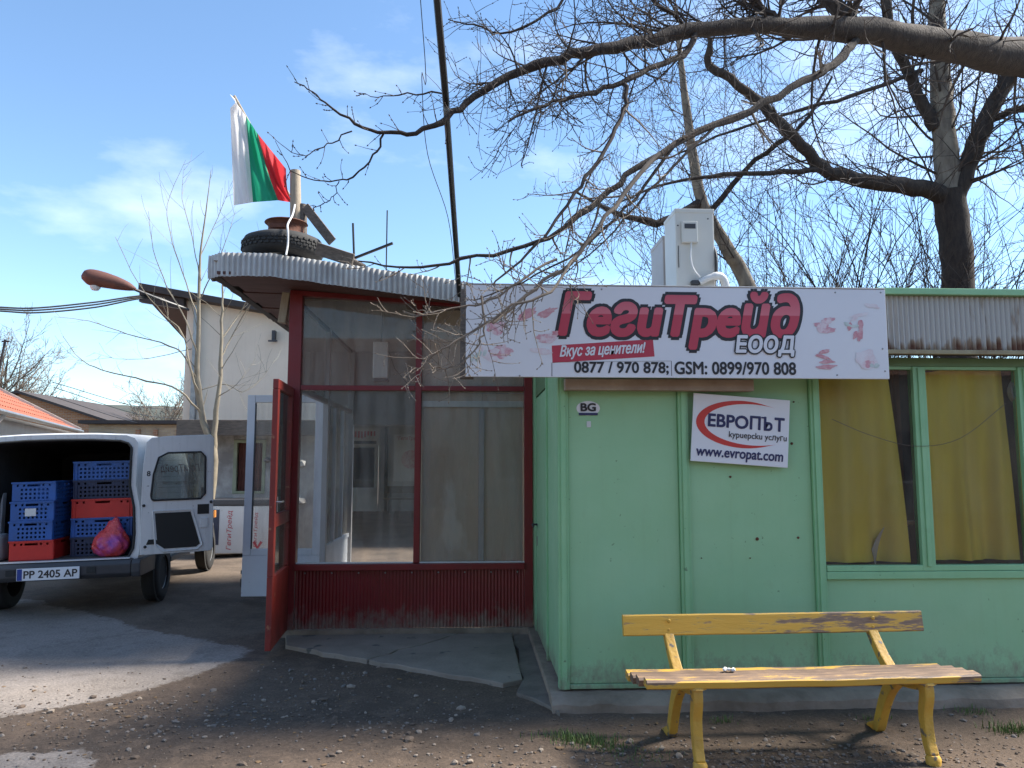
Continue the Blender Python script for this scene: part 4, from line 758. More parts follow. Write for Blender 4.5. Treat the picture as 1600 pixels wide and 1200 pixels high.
# crates
def crate_mesh(mname, m, holes=True):
    mb = MB(); w, d, h = .585, .39, .185
    def wall(o, ux, L, hole_rows):
        ux = Vector(ux); o = Vector(o); nx_ = int(L / .0195); nz_ = 9; idx = {}
        def vid(i, j):
            if (i, j) not in idx: idx[(i, j)] = len(mb.v); mb.v.append(tuple(o + ux * (L * i / nx_) + Vector((0, 0, h * j / nz_))))
            return idx[(i, j)]
        for i in range(nx_):
            for j in range(nz_):
                grip = j == 7 and abs(i + .5 - nx_ / 2) < 3.2
                per = hole_rows and 1 <= j <= 5 and j % 2 == 1 and 3 <= i < nx_ - 3 and i % 2 == 1
                slot = j == 7 and i in (2, 5, nx_ - 3, nx_ - 6)
                if grip or per or slot: continue
                mb.f.append([vid(i, j), vid(i + 1, j), vid(i + 1, j + 1), vid(i, j + 1)]); mb.m.append(0)
    wall((-w / 2, -d / 2, 0), (1, 0, 0), w, holes); wall((-w / 2, d / 2, 0), (1, 0, 0), w, holes); wall((-w / 2, -d / 2, 0), (0, 1, 0), d, holes); wall((w / 2, -d / 2, 0), (0, 1, 0), d, holes)
    for b_ in ((-w / 2 - .007, w / 2 + .007, -d / 2 - .008, -d / 2 - .0005, h - .012, h + .004), (-w / 2 - .007, w / 2 + .007, d / 2 + .0005, d / 2 + .008, h - .012, h + .004), (-w / 2 - .008, -w / 2 - .0005, -d / 2, d / 2, h - .012, h + .004), (w / 2 + .0005, w / 2 + .008, -d / 2, d / 2, h - .012, h + .004), (-w / 2, w / 2, -d / 2, d / 2, -.003, .004)): mb.box(*b_)
    for sx_ in (-1, 1):
        mb.box(sx_ * (w / 2 - .035) - .004, sx_ * (w / 2 - .035) + .004, -d / 2 - .007, -d / 2 - .0005, .0, h - .014); mb.box(sx_ * (w / 2 - .005) - .004, sx_ * (w / 2 - .005) + .004, -d / 2 - .007, -d / 2 - .0005, .0, h - .014)
    o = mb.build('crate', m); C.objects.unlink(o); return o
CB = crate_mesh('blue', mat('blue_crate', (.022, .11, .38), .5, (.03, .09, .27), 5, .7, third=(.16, .2, .28), tscale=12, tpos=.66)); CR = crate_mesh('red', mat('red_crate', (.62, .03, .022), .45, (.5, .025, .02), 5), False); CD = crate_mesh('dark', mat('dark_blue_crate', (.012, .022, .06), .5, (.02, .03, .07), 5))
VM = Matrix.Translation(VR.location) @ VR.rotation_euler.to_matrix().to_4x4()
labels = {}
for (x, y, k, src, lab) in [(-.25, .33, 0, CR, 'bright red crate at the bottom of the left stack in the van'), (-.25, .335, 1, CB, 'blue crate resting directly on the bottom red one'), (-.245, .335, 2, CB, 'blue crate with a white paper tag, third from the bottom'), (-.24, .34, 3, CB, 'blue crate on top of the left stack in the van'),
                            (.34, .42, 0, CD, 'dark crate at the bottom of the right stack behind the bag'), (.34, .42, 1, CB, 'blue crate just above the carrier bag, under the red one'), (.345, .42, 2, CR, 'red crate in the middle of the right stack in the van'), (.35, .43, 3, CD, 'dark crate directly on top of the right stack red one'), (.35, .43, 4, CB, 'blue crate on top of the right stack, highest of all')]:
    o = src.copy(); C.objects.link(o); o.name = 'crate'; o.matrix_world = VM @ Matrix.Translation((x, y, .553 + k * .192)) @ Matrix.Rotation(R(random.Random(k + x).uniform(-2, 2) + (90 if x < 0 else 0)), 4, 'Z'); tag(o, lab, 'crate', 'crates in the van')
    if 'third' in lab:
        mb = MB(); mb.box(-.2995, -.2955, -.04, .06, .045, .12); q = mb.build('paper_tag', M['white'], o)
for o in (CB, CR, CD): bpy.data.objects.remove(o)
# carrier bag and canister
bm = bmesh.new(); bmesh.ops.create_icosphere(bm, subdivisions=4, radius=1)
for v in bm.verts:
    p = v.co.copy(); k = 1 + .16 * noise.noise(p * 1.6) + .10 * noise.noise(p * 4) + .04 * noise.noise(p * 9); a = math.atan2(p.y, p.x)
    r = k * (1 - .28 * max(0, p.z)) * (1 + .045 * math.sin(a * 11 + p.z * 4)); z = p.z * k
    ear = math.exp(-((p.x - .25) ** 2 + p.y ** 2) * 9) * .75 + math.exp(-((p.x + .35) ** 2 + (p.y - .2) ** 2) * 11) * .55
    if p.z > 0: z += ear * p.z
    v.co = (p.x * r * .18, p.y * r * .13, max(-.13, z * .155))
me = bpy.data.meshes.new('carrier_bag'); bm.to_mesh(me); bm.free()
for f in me.polygons: f.use_smooth = True
m, n, l, b = new_mat('bag_plastic'); b.inputs['Roughness'].default_value = .32; tcn = n.new('ShaderNodeTexCoord'); nz1 = n.new('ShaderNodeTexNoise'); nz1.inputs['Scale'].default_value = 4; nz1.inputs['Detail'].default_value = 3; l.new(tcn.outputs['Object'], nz1.inputs['Vector']); rp = n.new('ShaderNodeValToRGB'); rp.color_ramp.elements[0].position = .50; rp.color_ramp.elements[1].position = .68; rp.color_ramp.elements[0].color = (.66, .07, .07, 1); rp.color_ramp.elements[1].color = (.32, .06, .34, 1); l.new(nz1.outputs[0], rp.inputs[0]); l.new(rp.outputs[0], b.inputs['Base Color']); me.materials.append(m)
nz2 = n.new('ShaderNodeTexNoise'); nz2.inputs['Scale'].default_value = 26; nz2.inputs['Detail'].default_value = 4; l.new(tcn.outputs['Object'], nz2.inputs['Vector']); bp = n.new('ShaderNodeBump'); bp.inputs['Strength'].default_value = .8; bp.inputs['Distance'].default_value = .02; l.new(nz2.outputs[0], bp.inputs['Height']); l.new(bp.outputs[0], b.inputs['Normal'])
o = bpy.data.objects.new('carrier_bag', me); C.objects.link(o); o.matrix_world = VM @ Matrix.Translation((.47, .14, .68)); tag(o, 'full red and purple plastic carrier bag on the van floor', 'bag')
mb = MB(); mb.box(-.09, .09, -.12, .12, 0, .26); o = mb.build('canister', mat('cloudy_canister', (.5, .5, .48), .5), bevel=.035); o.matrix_world = VM @ Matrix.Translation((-.60, .16, .551)) @ Matrix.Scale(.75, 4, (1, 0, 0)); tag(o, 'cloudy white plastic canister beside the left crates in the van', 'canister')
# ================================================================ roof things
ZR = 3.27
ty = thing('tyre', 'old black tyre lying flat on the red kiosk roof', 'tyre', (-1.70, 6.84, ZR + .045))
mb = MB(); mb.lathe([(.20, .02), (.28, .0), (.335, .025), (.35, .06), (.35, .145), (.335, .18), (.28, .205), (.20, .185), (.205, .10)], (0, 0, 0), 48, closed=True); t0 = mb.build('carcass', M['rubber'], ty, smooth=True)
for row in range(3):
    for k in range(40):
        a = 2 * math.pi * (k + .5 * (row % 2)) / 40; mb = MB(); z0 = .066 + row * .028; c_, s_ = math.cos(a), math.sin(a)
        if row == 0 and k == 0: mb.box(-.006, .008, -.020, .020, 0, .020); t1 = mb.build('tread_block', M['rubber'], ty, bevel=.003); t1.location = (c_ * .35, s_ * .35, z0); t1.rotation_euler = (0, 0, a)
        else: q = t1.copy(); C.objects.link(q); q.location = (c_ * .35, s_ * .35, z0); q.rotation_euler = (0, 0, a + .25 * (row - 1))
rm = thing('rusty_wheel_rim', 'rusty brown wheel rim standing on top of the tyre', 'rim', (-1.68, 6.84, ZR + .25)); mb = MB(); mb.lathe([(.17, .0), (.175, .01), (.16, .03), (.155, .10), (.175, .125), (.19, .135), (.185, .142), (.165, .132), (.145, .10), (.15, .03)], (0, 0, 0), 36, closed=True); mb.build('barrel', M['rust'], rm, smooth=True); P('weld_plate', M['rust'], rm, (-.10, .03, -.172, -.155, .05, .085)); mb = MB(); mb.lathe([(.05, .05), (.155, .04), (.155, .048), (.05, .058)], (0, 0, 0), 24, closed=True); mb.build('disc', M['rust'], rm)
mb = MB(); pts = [(-1.60, 6.86, ZR + .2), (-1.605, 6.86, ZR + .5), (-1.62, 6.86, ZR + .89)]; mb.tube(pts, [.052, .05, .046], 14); tag(mb.build('wooden_post', M['wood_pale'], smooth=True), 'short pale wooden post rising from the rusty rim', 'post')
mb = MB(); mb.tube([(-1.545, 6.88, ZR + .25), (-1.55, 6.88, ZR + .58)], [.045, .04], 10); tag(mb.build('wooden_stake', M['wood_grey'], smooth=True), 'grey broken stake tied behind the pale flag post', 'stake')
mb = MB(); mb.tube(spline([(-1.60, 6.80, ZR + .55), (-1.585, 6.66, ZR + .41), (-1.59, 6.52, ZR + .28), (-1.575, 6.475, ZR + .20), (-1.57, 6.46, ZR + .08), (-1.57, 6.41, ZR - .02)], 5), .0085, 6); tag(mb.build('rope', M['white'], smooth=True), 'white rope running from the post down over the tyre', 'rope')
for (a, b_, w, t, lab) in [((-1.52, 6.85, ZR + .55), (-1.25, 6.75, ZR + .20), .085, .025, 'weathered plank leaning from the post down past the tyre'), ((-1.36, 6.62, ZR + .10), (-1.03, 6.55, ZR - .02), .11, .025, 'weathered board lying at the tyre foot on the roof edge'), ((-1.20, 6.85, ZR + .10), (-.98, 6.8, ZR - .03), .08, .06, 'dark wooden block at the right of the tyre')]:
    mb = MB(); mb.bar(a, b_, w, t, (0, 1, .4)); tag(mb.build('plank', M['wood_grey'], bevel=.004), lab, 'plank', 'boards on the kiosk roof')
an = thing('roof_antenna', 'bare metal aerial bars sticking up from the red kiosk roof', 'antenna', (-1.05, 6.9, ZR - .05))
for a, b_, r in (((-.13, 0, .10), (.33, -.1, .26), .014), ((-.02, 0, 0), (-.045, 0, .47), .010), ((.27, -.05, -.1), (.27, -.05, .58), .006)): mb = MB(); mb.tube([a, b_], r, 8); mb.build('bar', M['black_wire'], an)
# flag: hoist edge from the staff tip to the post, cloth hanging to its free edge
fl = thing('flag', 'white, green and red tricolour flag drooping from a slanted staff on the roof', 'flag', tuple(at(448, 300, 6.9)))
FY = 6.9; Tq, Bq = (360, 147), (449, 262)
hs = [(0, (359, 147), (365, 321)), (.33, (384, 181), (395, 316)), (.66, (402, 208), (434, 313)), (1, (447, 264), (461, 317))]
def lerp_tab(s, k):
    for a, b_ in zip(hs, hs[1:]):
        if s <= b_[0] + 1e-9: f = (s - a[0]) / (b_[0] - a[0]); return (a[k][0] + (b_[k][0] - a[k][0]) * f, a[k][1] + (b_[k][1] - a[k][1]) * f)
org = Vector(fl.location)
for si, (nm, cl) in enumerate((('white_stripe', (.74, .72, .72)), ('green_stripe', (.02, .30, .17)), ('red_stripe', (.62, .05, .06)))):
    m, n, l, b = new_mat(nm + '_cloth'); b.inputs['Base Color'].default_value = col(cl); b.inputs['Roughness'].default_value = .85
    trn = n.new('ShaderNodeBsdfTranslucent'); trn.inputs[0].default_value = col(cl); mxs = n.new('ShaderNodeMixShader'); mxs.inputs[0].default_value = .4; l.new(b.outputs[0], mxs.inputs[1]); l.new(trn.outputs[0], mxs.inputs[2]); l.new(mxs.outputs[0], n['Material Output'].inputs[0])
    mb = MB(); vs = []; ns, nt = 24, 48
    for i in range(ns + 1):
        s = (si + i / ns) / 3
        for j in range(nt + 1):
            t = j / nt; a, b_ = lerp_tab(s, 1), lerp_tab(s, 2); u = a[0] + (b_[0] - a[0]) * t; v = a[1] + (b_[1] - a[1]) * t
            # the bunched red corner folds over towards the staff
            if s > .5: k = (s - .5) * 2; v += 9 * k * math.sin(t * 3.14); u -= 4 * k * math.sin(t * 3.14)
            if t < .12 and s < .2: u += 9 * math.sin(t * 26) * (1 - s * 5)
            y = FY - .03 + .055 * math.sin(s * 15 + t * 2.2) * (.4 + .6 * min(1, 2.5 * t * (1.25 - t))) + .03 * math.sin(s * 31 - t * 4) + .10 * (t - .5) * s
            vs.append(at(u, v, y) - org)
    m_ = nt + 1; mb.add(vs, [(i * m_ + j, (i + 1) * m_ + j, (i + 1) * m_ + j + 1, i * m_ + j + 1) for i in range(ns) for j in range(nt)]); mb.build(nm, m, fl, smooth=True)
mb = MB(); mb.tube([at(452, 305, 6.97) - org, at(366, 150, 6.97) - org], .012, 8); mb.build('staff', M['wood_pale'], fl)
# air conditioners on the green kiosk roof
def ac_unit(name, lab, x0, x1, y0, y1, z0, z1, m, front):
    a = thing(name, lab, 'air conditioner', ((x0 + x1) / 2, y0, z0), 0, 'outdoor units on the roof'); cx = (x0 + x1) / 2; w = (x1 - x0) / 2; h = z1 - z0; d = y1 - y0
    P('casing', m, a, (-w, w, 0, d, 0.03, h), bevel=.012); P('top_cover', m, a, (-w - .004, w + .004, -.004, d + .004, h - .035, h + .004), bevel=.008)
    for yy in (.05, d - .1): P('foot', M['steel'], a, (-w - .02, w + .02, yy, yy + .04, -.0, .028))
    mb = MB()
    mb.lathe([(.05, 0), (.21, 0), (.22, -.012), (.21, -.016), (.05, -.016)], (w + .014, d * .5, h * .5), 28, 'x', closed=True); mb.build('fan_grille', M['plastic_dark'], a)
    return a
# side face (with cover box and pipe valves) looks at the street
a1 = ac_unit('air_conditioner', 'cream outdoor unit with pipe valves and lagged hose above the sign', 1.645, 1.965, 6.0, 6.36, 2.66, 3.57, M['ac'], 1)
cov = P('valve_cover', M['ac'], a1, (-.115, .015, -.035, -.001, .62, .80), bevel=.008); P('handle_recess', M['plastic_dark'], cov, (-.095, -.005, -.0375, -.0352, .735, .775), bevel=0)
P('valve', M['rust'], a1, (-.04, .05, -.05, -.001, .16, .24), bevel=.01); P('valve', M['plastic_dark'], a1, (-.05, .02, -.045, -.001, .27, .31), bevel=.01); mb = MB(); mb.tube(spline([(.02, -.03, .29), (.10, -.05, .33), (.19, -.04, .34), (.235, -.02, .25), (.22, .02, .05)], 6), [.026] * 8 + [.032] * 17, 10); mb.build('lagged_hose', M['white'], a1, smooth=True)
mb = MB(); mb.tube(spline([(-.04, -.025, .62), (-.05, -.03, .50), (-.03, -.035, .40), (.02, -.04, .33)], 5), .008, 7); mb.build('cable', M['white'], a1, smooth=True); mb = MB(); mb.tube(spline([(-.14, -.004, .60), (-.142, -.006, .5), (-.14, -.004, .42)], 3), .003, 5); mb.build('cable', M['black_wire'], a1)
for (x, z) in ((-.14, .77), (-.14, .12), (-.06, .12), (.11, .83)): mb = MB(); mb.lathe([(0, -.003), (.006, -.002), (.007, 0)], (x, 0, z), 8, 'y'); mb.build('screw', M['plastic_dark'], a1)
ac_unit('air_conditioner', 'older grey outdoor unit half hidden behind the cream one', 1.645, 1.96, 6.42, 6.86, 2.66, 3.47, M['ac_grey'], 0)
# overhead cables
cb = at(718, 462, 6.4); mb = MB(); mb.tube(spline([cb, at(708, 320, 5.6), at(698, 180, 4.8), at(683, 0, 4.0), Vector((-.6, 1.5, 8.0)), Vector((-.8, -6, 12))], 5), [.021] * 26, 8); tag(mb.build('power_cable', M['black_wire'], smooth=True), 'thick black power cable dropping from above to the red kiosk roof', 'cable')
mb = MB(); mb.tube(spline([at(712, 440, 6.4), at(700, 340, 6.0), at(668, 240, 5.6), at(659, 120, 5.2), at(657, 0, 4.8), Vector((-.7, 1.5, 8.6))], 6), .003, 5); tag(mb.build('thin_wire', M['black_wire']), 'thin wire hanging beside the thick power cable', 'wire')
# ================================================================ background buildings
def quad(mb, *p): return mb.add(p, [list(range(len(p)))])
cb_ = thing('cream_building', 'tall cream rendered building with dark overhanging roof behind the van', 'building', (-5.9, 16, 0))
def PB(name, m, par, *boxes, bevel=0):
    mb = MB()
    for b in boxes: mb.box(*b)
    o = mb.build(name, m, par, bevel=bevel); o.location = -Vector(par.location) if par.parent is None else (0, 0, 0); return o
def PR(name, m, par, poly, y0, y1, axis='y'):
    mb = MB(); mb.prism(poly, y0, y1, axis); o = mb.build(name, m, par); o.location = -Vector(par.location); return o
def skew(o, y0, k):
    for v in o.data.vertices: v.co.x += (v.co.y - y0) * k
skew(PR('wall', M['cream'], cb_, [(-5.9, 0), (-2.65, 0), (-2.65, 4.33), (-5.9, 4.87)], 16, 24), 16, -.22)
skew(PR('roof', M['roof_dark'], cb_, [(-6.85, 5.03), (-2.4, 4.29), (-2.4, 4.40), (-6.85, 5.17)], 15.7, 24.3), 16, -.22); PR('eave_board', M['roof_dark'], cb_, [(-6.8, 4.80), (-5.905, 4.66), (-5.905, 4.87), (-6.8, 5.02)], 15.8, 15.95)
PB('wall_bracket', M['plastic_dark'], cb_, (-4.12, -4.06, 15.85, 15.99, 4.02, 4.24), (-4.18, -4.0, 15.8, 15.849, 4.0, 4.03)); PB('downpipe', M['steel'], cb_, (-5.72, -5.62, 15.88, 15.98, .1, 4.75))
ax = thing('lean_to_shed', 'low stone shed with curtained window against the cream building', 'shed', (-4.2, 13.8, 0))
PB('wall', M['stone'], ax, (-4.75, -4.18, 13.8, 15.9, 0, 2.02)); PB('wall', M['stone'], ax, (-4.18, -3.62, 13.8, 15.9, 0, .98)); PB('wall', M['stone'], ax, (-3.62, -2.75, 13.8, 15.9, 0, 2.02)); PB('wall', M['stone'], ax, (-4.179, -3.621, 13.81, 15.9, 1.93, 2.02))
PB('roof', M['wood_grey'], ax, (-5.0, -2.6, 13.35, 15.98, 2.05, 2.12)); PB('eave_board', M['wood_grey'], ax, (-5.0, -2.6, 13.30, 13.345, 1.98, 2.25), bevel=.01); PB('inner_wall', M['dark'], ax, (-4.17, -3.63, 14.3, 14.4, .99, 1.92))
w = PB('window', mat('old_green_frame', (.30, .32, .22), .7), ax, (-4.178, -4.12, 13.79, 13.86, .985, 1.925), (-3.68, -3.622, 13.79, 13.86, .985, 1.925), (-4.119, -3.681, 13.79, 13.86, 1.87, 1.925), (-4.119, -3.681, 13.79, 13.86, .985, 1.03)); mb = MB(); mb.sheet((-4.119, 13.9, 1.03), (-3.681, 13.9, 1.03), (0, 0, .84), .07, .012); o = mb.build('curtain', mat('maroon_cloth', (.13, .045, .035), .9), ax, smooth=True); o.location = -Vector(ax.location)
for k in range(26):
    rr = random.Random(k + 90); mb = MB(); x = rr.choice([rr.uniform(-4.72, -4.22), rr.uniform(-4.15, -3.66), rr.uniform(-3.6, -3.0)]); z = rr.uniform(.1, .9) if -4.2 < x < -3.62 else rr.uniform(.1, 1.9); pebble(mb, (x, 13.8, z), rr.uniform(.07, .13), rr, .7); o = mb.build('stone', M['stone'], ax); o.location = -Vector(ax.location)
# far shop front across the yard, seen through the kiosk
sf = thing('white_shopfront', 'white shopfront with door, poster and downpipe seen through the red kiosk glass', 'building', (-3, 25, 0)); pw = mat('white_render', (.60, .60, .61), .85, (.50, .50, .51), 1.0)
PB('wall', pw, sf, (-7, -4.02, 25, 30, 0, 3.4)); PB('wall', pw, sf, (-2.98, 4, 25, 30, 0, 3.4)); PB('wall', pw, sf, (-4.02, -2.98, 25.02, 30, 2.2, 3.4)); PR('shade_canopy', M['roof_dark'], sf, [(-2.3, 14.5), (6, 14.5), (6, 24.98), (-4.8, 24.98)], 2.78, 2.86, 'z'); PB('shade_canopy_post', M['steel'], sf, (.4, .5, 14.6, 14.7, 0, 2.77)); PB('shade_canopy_post', M['steel'], sf, (5.8, 5.9, 14.6, 14.7, 0, 2.77)); PB('roof', M['roof_dark'], sf, (-7.2, 4.2, 24.6, 30, 3.41, 3.5))  # canopy stretched over the yard, added to shade ground and shopfront
d = PB('door', M['pvc'], sf, (-4.0, -3.0, 25.02, 25.08, 0, .75), (-4.0, -3.88, 25.02, 25.08, .75, 2.15), (-3.12, -3.0, 25.02, 25.08, .75, 2.15), (-3.88, -3.12, 25.02, 25.08, 2.03, 2.15)); PB('door_pane', M['dark'], d, (-3.88, -3.12, 25.05, 25.06, .75, 2.03)).location = (0, 0, 0)
PB('sign_panel', M['white_print'], sf, (-4.1, -2.95, 24.93, 24.97, 2.1, 2.66)); PB('sign_strip', M['plastic_dark'], sf, (-4.0, -3.05, 24.915, 24.928, 2.14, 2.24)); PB('downpipe', M['plastic_dark'], sf, (-2.78, -2.68, 24.85, 24.95, 0, 2.7))
mb = MB(); rr = random.Random(4)
for k in range(9): print_x = -3.95 + k * .1; mb.box(print_x, print_x + .06, 24.921, 24.929, 2.32 + rr.uniform(0, .1), 2.55)
o = mb.build('sign_marks', M['crimson'], sf); o.location = -Vector(sf.location); o['kind'] = 'stuff'
pb = PB('poster', M['white_print'], sf, (-2.5, -1.45, 24.95, 24.97, .95, 2.45))
vs, fs = text('"ГегиТрейд"', width=.85, height=.15, shear=.2); mb = MB(); mb.add([(-2.4 + v[0], 24.945, 2.24 + v[2]) for v in vs], fs); mb.build('poster_lettering', M['crimson'], pb); mb = MB(); mb.lathe([(0, 0), (.30, 0)], (-1.95, 24.944, 1.65), 20, 'y'); mb.build('poster_picture', M['meat'][0], pb)
PB('lower_wall', mat('grey_dado', (.36, .36, .37), .9), sf, (-2.6, 4, 24.96, 24.995, 0, .72))
def far_bench(x, y):
    b = thing('far_bench', 'small dark bench before the white shopfront', 'bench', (x, y, 0)); 
    for k in range(3): P('slat', M['wood_grey'], b, (-.7, .7, -.2 + k * .14, -.08 + k * .14, .42, .46))
    P('backrest', M['wood_grey'], b, (-.7, .7, .24, .28, .6, .82))
    for s in (-.5, .5): P('leg', M['plastic_dark'], b, (s - .03, s + .03, -.18, -.12, 0, .42)); P('leg', M['plastic_dark'], b, (s - .03, s + .03, .2, .26, 0, .8))
far_bench(-2.0, 24.0)
# unseen house added behind the viewer, to reflect in panes and bounce light
oh = thing('added_opposite_house', 'unseen long cream house added across the street for reflections', 'house', (0, -13, 0))
PB('wall', mat('ochre_render', (.50, .42, .32), .9, (.42, .35, .26), 1), oh, (-16, 18, -19, -13, 0, 4.2)); PR('roof', mat('brown_tile', (.22, .09, .06), .8), oh, [(-19.6, 4.2), (-12.5, 4.2), (-16, 6.4)], -16.5, 18.5, 'x')
for x in (-12, -8, -4, 1, 5, 9, 13): PB('window', M['plastic_dark'], oh, (x, x + 1.2, -13.02, -12.98, 1.0, 2.5)); PB('window_sill', M['white'], oh, (x - .1, x + 1.3, -12.97, -12.85, .92, .98))
PB('door', M['rust'], oh, (-1.6, -.6, -13.02, -12.98, 0.05, 2.1))
# red tiled house at the left
E_ = Vector((-13.6, 27.5, 2.62)); N_ = Vector((-8.6, 12.4, 2.62)); ed = (E_ - N_).normalized(); inn_ = Vector((-ed.y, ed.x, 0)); inn_ = inn_ if inn_.x < 0 else -inn_
hs_ = thing('tiled_house', 'low white house with orange tiled roof at the left edge', 'house', tuple(N_ - Vector((0, 0, 2.62))))
hl = Vector(hs_.location); L_ = (E_ - N_).length; mt = mat('orange_tile', (.36, .11, .06), .8, (.26, .085, .05), 3, .6, bump=.4, bump_scale=8, third=(.16, .08, .06), tscale=4, tpos=.66)
rows, cols = 9, 62
for j in range(rows):
    mb = MB(); vs = []
    for i in range(cols * 4 + 1):
        s = L_ * i / (cols * 4); w = .022 * math.sin(i * math.pi / 2)
        for t, e_ in ((j / rows, .035), ((j + 1.12) / rows, 0)):
            q = N_ + ed * s + inn_ * 4.2 * t + Vector((0, 0, 2.25 * t + w + e_)); vs.append(q - hl)
    mb.add(vs, [(2 * i, 2 * i + 2, 2 * i + 3, 2 * i + 1) for i in range(cols * 4)]); mb.build('tile_course', mt, hs_, smooth=True)
mb = MB(); q0 = N_ + inn_ * .35 - hl; q1 = E_ + inn_ * .35 - hl; q2 = q1 + inn_ * 7; q3 = q0 + inn_ * 7
for a, b_ in ((q0, q1), (q1, q2), (q2, q3), (q3, q0)): quad(mb, (a.x, a.y, 0), (b_.x, b_.y, 0), (b_.x, b_.y, 2.55), (a.x, a.y, 2.55))
mb.build('wall', M['white'], hs_); mb = MB(); quad(mb, N_ + inn_ * 4.2 + Vector((0, 0, 2.28)) - hl, E_ + inn_ * 4.2 + Vector((0, 0, 2.28)) - hl, E_ + inn_ * 8.2 - hl, N_ + inn_ * 8.2 - hl); mb.build('roof_back', mt, hs_); mb = MB(); quad(mb, N_ - hl - Vector((0, 0, .08)), E_ - hl - Vector((0, 0, .08)), E_ + inn_ * .4 - hl - Vector((0, 0, .08)), N_ + inn_ * .4 - hl - Vector((0, 0, .08))); mb.build('soffit', M['white'], hs_)
mb = MB(); mb.tube([N_ - hl - inn_ * .06, E_ - hl - inn_ * .06], .06, 8); mb.build('gutter', M['steel'], hs_, smooth=True); mb = MB(); mb.tube([N_ + ed * 5.2 - hl - inn_ * .05, N_ + ed * 5.2 + inn_ * .3 - hl - Vector((0, 0, .5)), N_ + ed * 5.2 + inn_ * .3 - hl - Vector((0, 0, 2.4))], .05, 8); mb.build('downpipe', M['white'], hs_, smooth=True)
mb = MB(); mb.prism([(0, 0), (.0, .0), (.05, 0), (.05, .05)], 0, .05); 
v0 = E_ - hl; v1 = E_ + inn_ * 4.2 + Vector((0, 0, 2.25)) - hl; mb = MB(); mb.bar(v0 + Vector((0, 0, .06)), v1 + Vector((0, 0, .06)), .22, .12); mb.build('verge', mat('mortar', (.42, .40, .37), .95), hs_)
rp_ = N_ + ed * 8.2 + inn_ * .9 + Vector((0, 0, .48)); am = thing('roof_mast', 'leaning dark aerial mast standing on the orange tiled roof', 'mast', tuple(rp_)); mb = MB(); mb.tube([(0, 0, -.1), (.18, .05, 1.55)], .03, 7); mb.build('pole', M['black_wire'], am); mb = MB(); mb.bar((.10, .05, 1.5), (.28, .05, 1.5), .04, .04); mb.build('crossbar', M['black_wire'], am)
# brick building and low pale outbuilding
m, n, l, b = new_mat('brickwork'); br = n.new('ShaderNodeTexBrick'); br.inputs['Scale'].default_value = 1; br.inputs['Brick Width'].default_value = .25; br.inputs['Row Height'].default_value = .08; br.inputs['Mortar Size'].default_value = .008; br.inputs['Color1'].default_value = (.42, .20, .09, 1); br.inputs['Color2'].default_value = (.33, .14, .065, 1); br.inputs['Mortar'].default_value = (.36, .31, .26, 1)
tcn = n.new('ShaderNodeTexCoord'); mpn = n.new('ShaderNodeMapping'); mpn.inputs['Rotation'].default_value = (R(90), 0, 0); l.new(tcn.outputs['Object'], mpn.inputs[0]); l.new(mpn.outputs[0], br.inputs['Vector']); l.new(br.outputs[0], b.inputs['Base Color']); b.inputs['Roughness'].default_value = .9; M['brick'] = m
m2 = m.copy(); m2.name = 'pale_brickwork'; b2 = [q for q in m2.node_tree.nodes if q.type == 'TEX_BRICK'][0]; b2.inputs['Color1'].default_value = (.50, .40, .26, 1); b2.inputs['Color2'].default_value = (.40, .30, .19, 1); M['brick_pale'] = m2
bb = thing('brick_building', 'orange brick building with sloping dark roof behind the tiled house', 'building', (-20, 38, 0)); PR('wall', M['brick'], bb, [(-22.6, 0), (-16.3, 0), (-16.3, 3.1), (-17.4, 3.45), (-21.7, 4.85), (-22.6, 4.65)], 38, 46); PR('roof', M['roof_dark'], bb, [(-22.8, 4.62), (-21.7, 4.88), (-16.1, 3.05), (-16.1, 3.17), (-21.7, 5.0), (-22.8, 4.74)], 37.7, 46)
ob = thing('pale_outbuilding', 'low pale brick outbuilding with a brown wooden door', 'building', (-13, 32, 0)); PB('wall', M['brick_pale'], ob, (-15.5, -10.5, 32, 36, 0, 3.1)); PB('roof', M['roof_dark'], ob, (-15.8, -10.3, 31.7, 36.2, 3.12, 3.26)); PB('door', mat('brown_door', (.16, .075, .045), .8), ob, (-15.3, -14.5, 31.95, 31.995, .1, 2.75))
for x in (-13.6, -12.9, -12.0): PB('pilaster', M['brick'], ob, (x, x + .16, 31.9, 31.995, 0, 2.9))
for x, h in ((-11.75, .42), (-11.3, .55)): PB('chimney', M['brick'], ob, (x, x + .3, 33, 33.3, 3.265, 3.265 + h))
# street lamp on the cream building, cable bundle
p0 = at(292, 482, 15.65); lm = thing('street_lamp', 'rusty red street lamp head on an arm from the cream building', 'lamp', tuple(p0))
mb = MB(); pts = [at(u, v, y) - p0 for u, v, y in ((295, 484, 15.75), (250, 468, 15.3), (205, 450, 15.0))]; mb.tube(pts, .03, 8); mb.build('arm', M['plastic_dark'], lm)
hp = [at(u, v, 15.0 - k * .05) - p0 for k, (u, v) in enumerate(((212, 452), (195, 446), (165, 438), (140, 433), (127, 433)))]; mb = MB(); mb.tube(spline(hp, 4), [.03, .05, .07, .085, .10, .115, .13, .14, .15, .155, .16, .16, .155, .14, .12, .08, .03], 14)
o = mb.build('lamp_head', mat('rusty_enamel', (.13, .042, .028), .7, (.085, .034, .025), 5, bump=.3), lm, smooth=True); mb = MB(); c = at(149, 447, 14.9) - p0; mb.lathe([(0, -.09), (.06, -.08), (.09, -.04), (.095, 0)], c, 16); mb.build('lamp_glass', M['white'], lm, smooth=True)
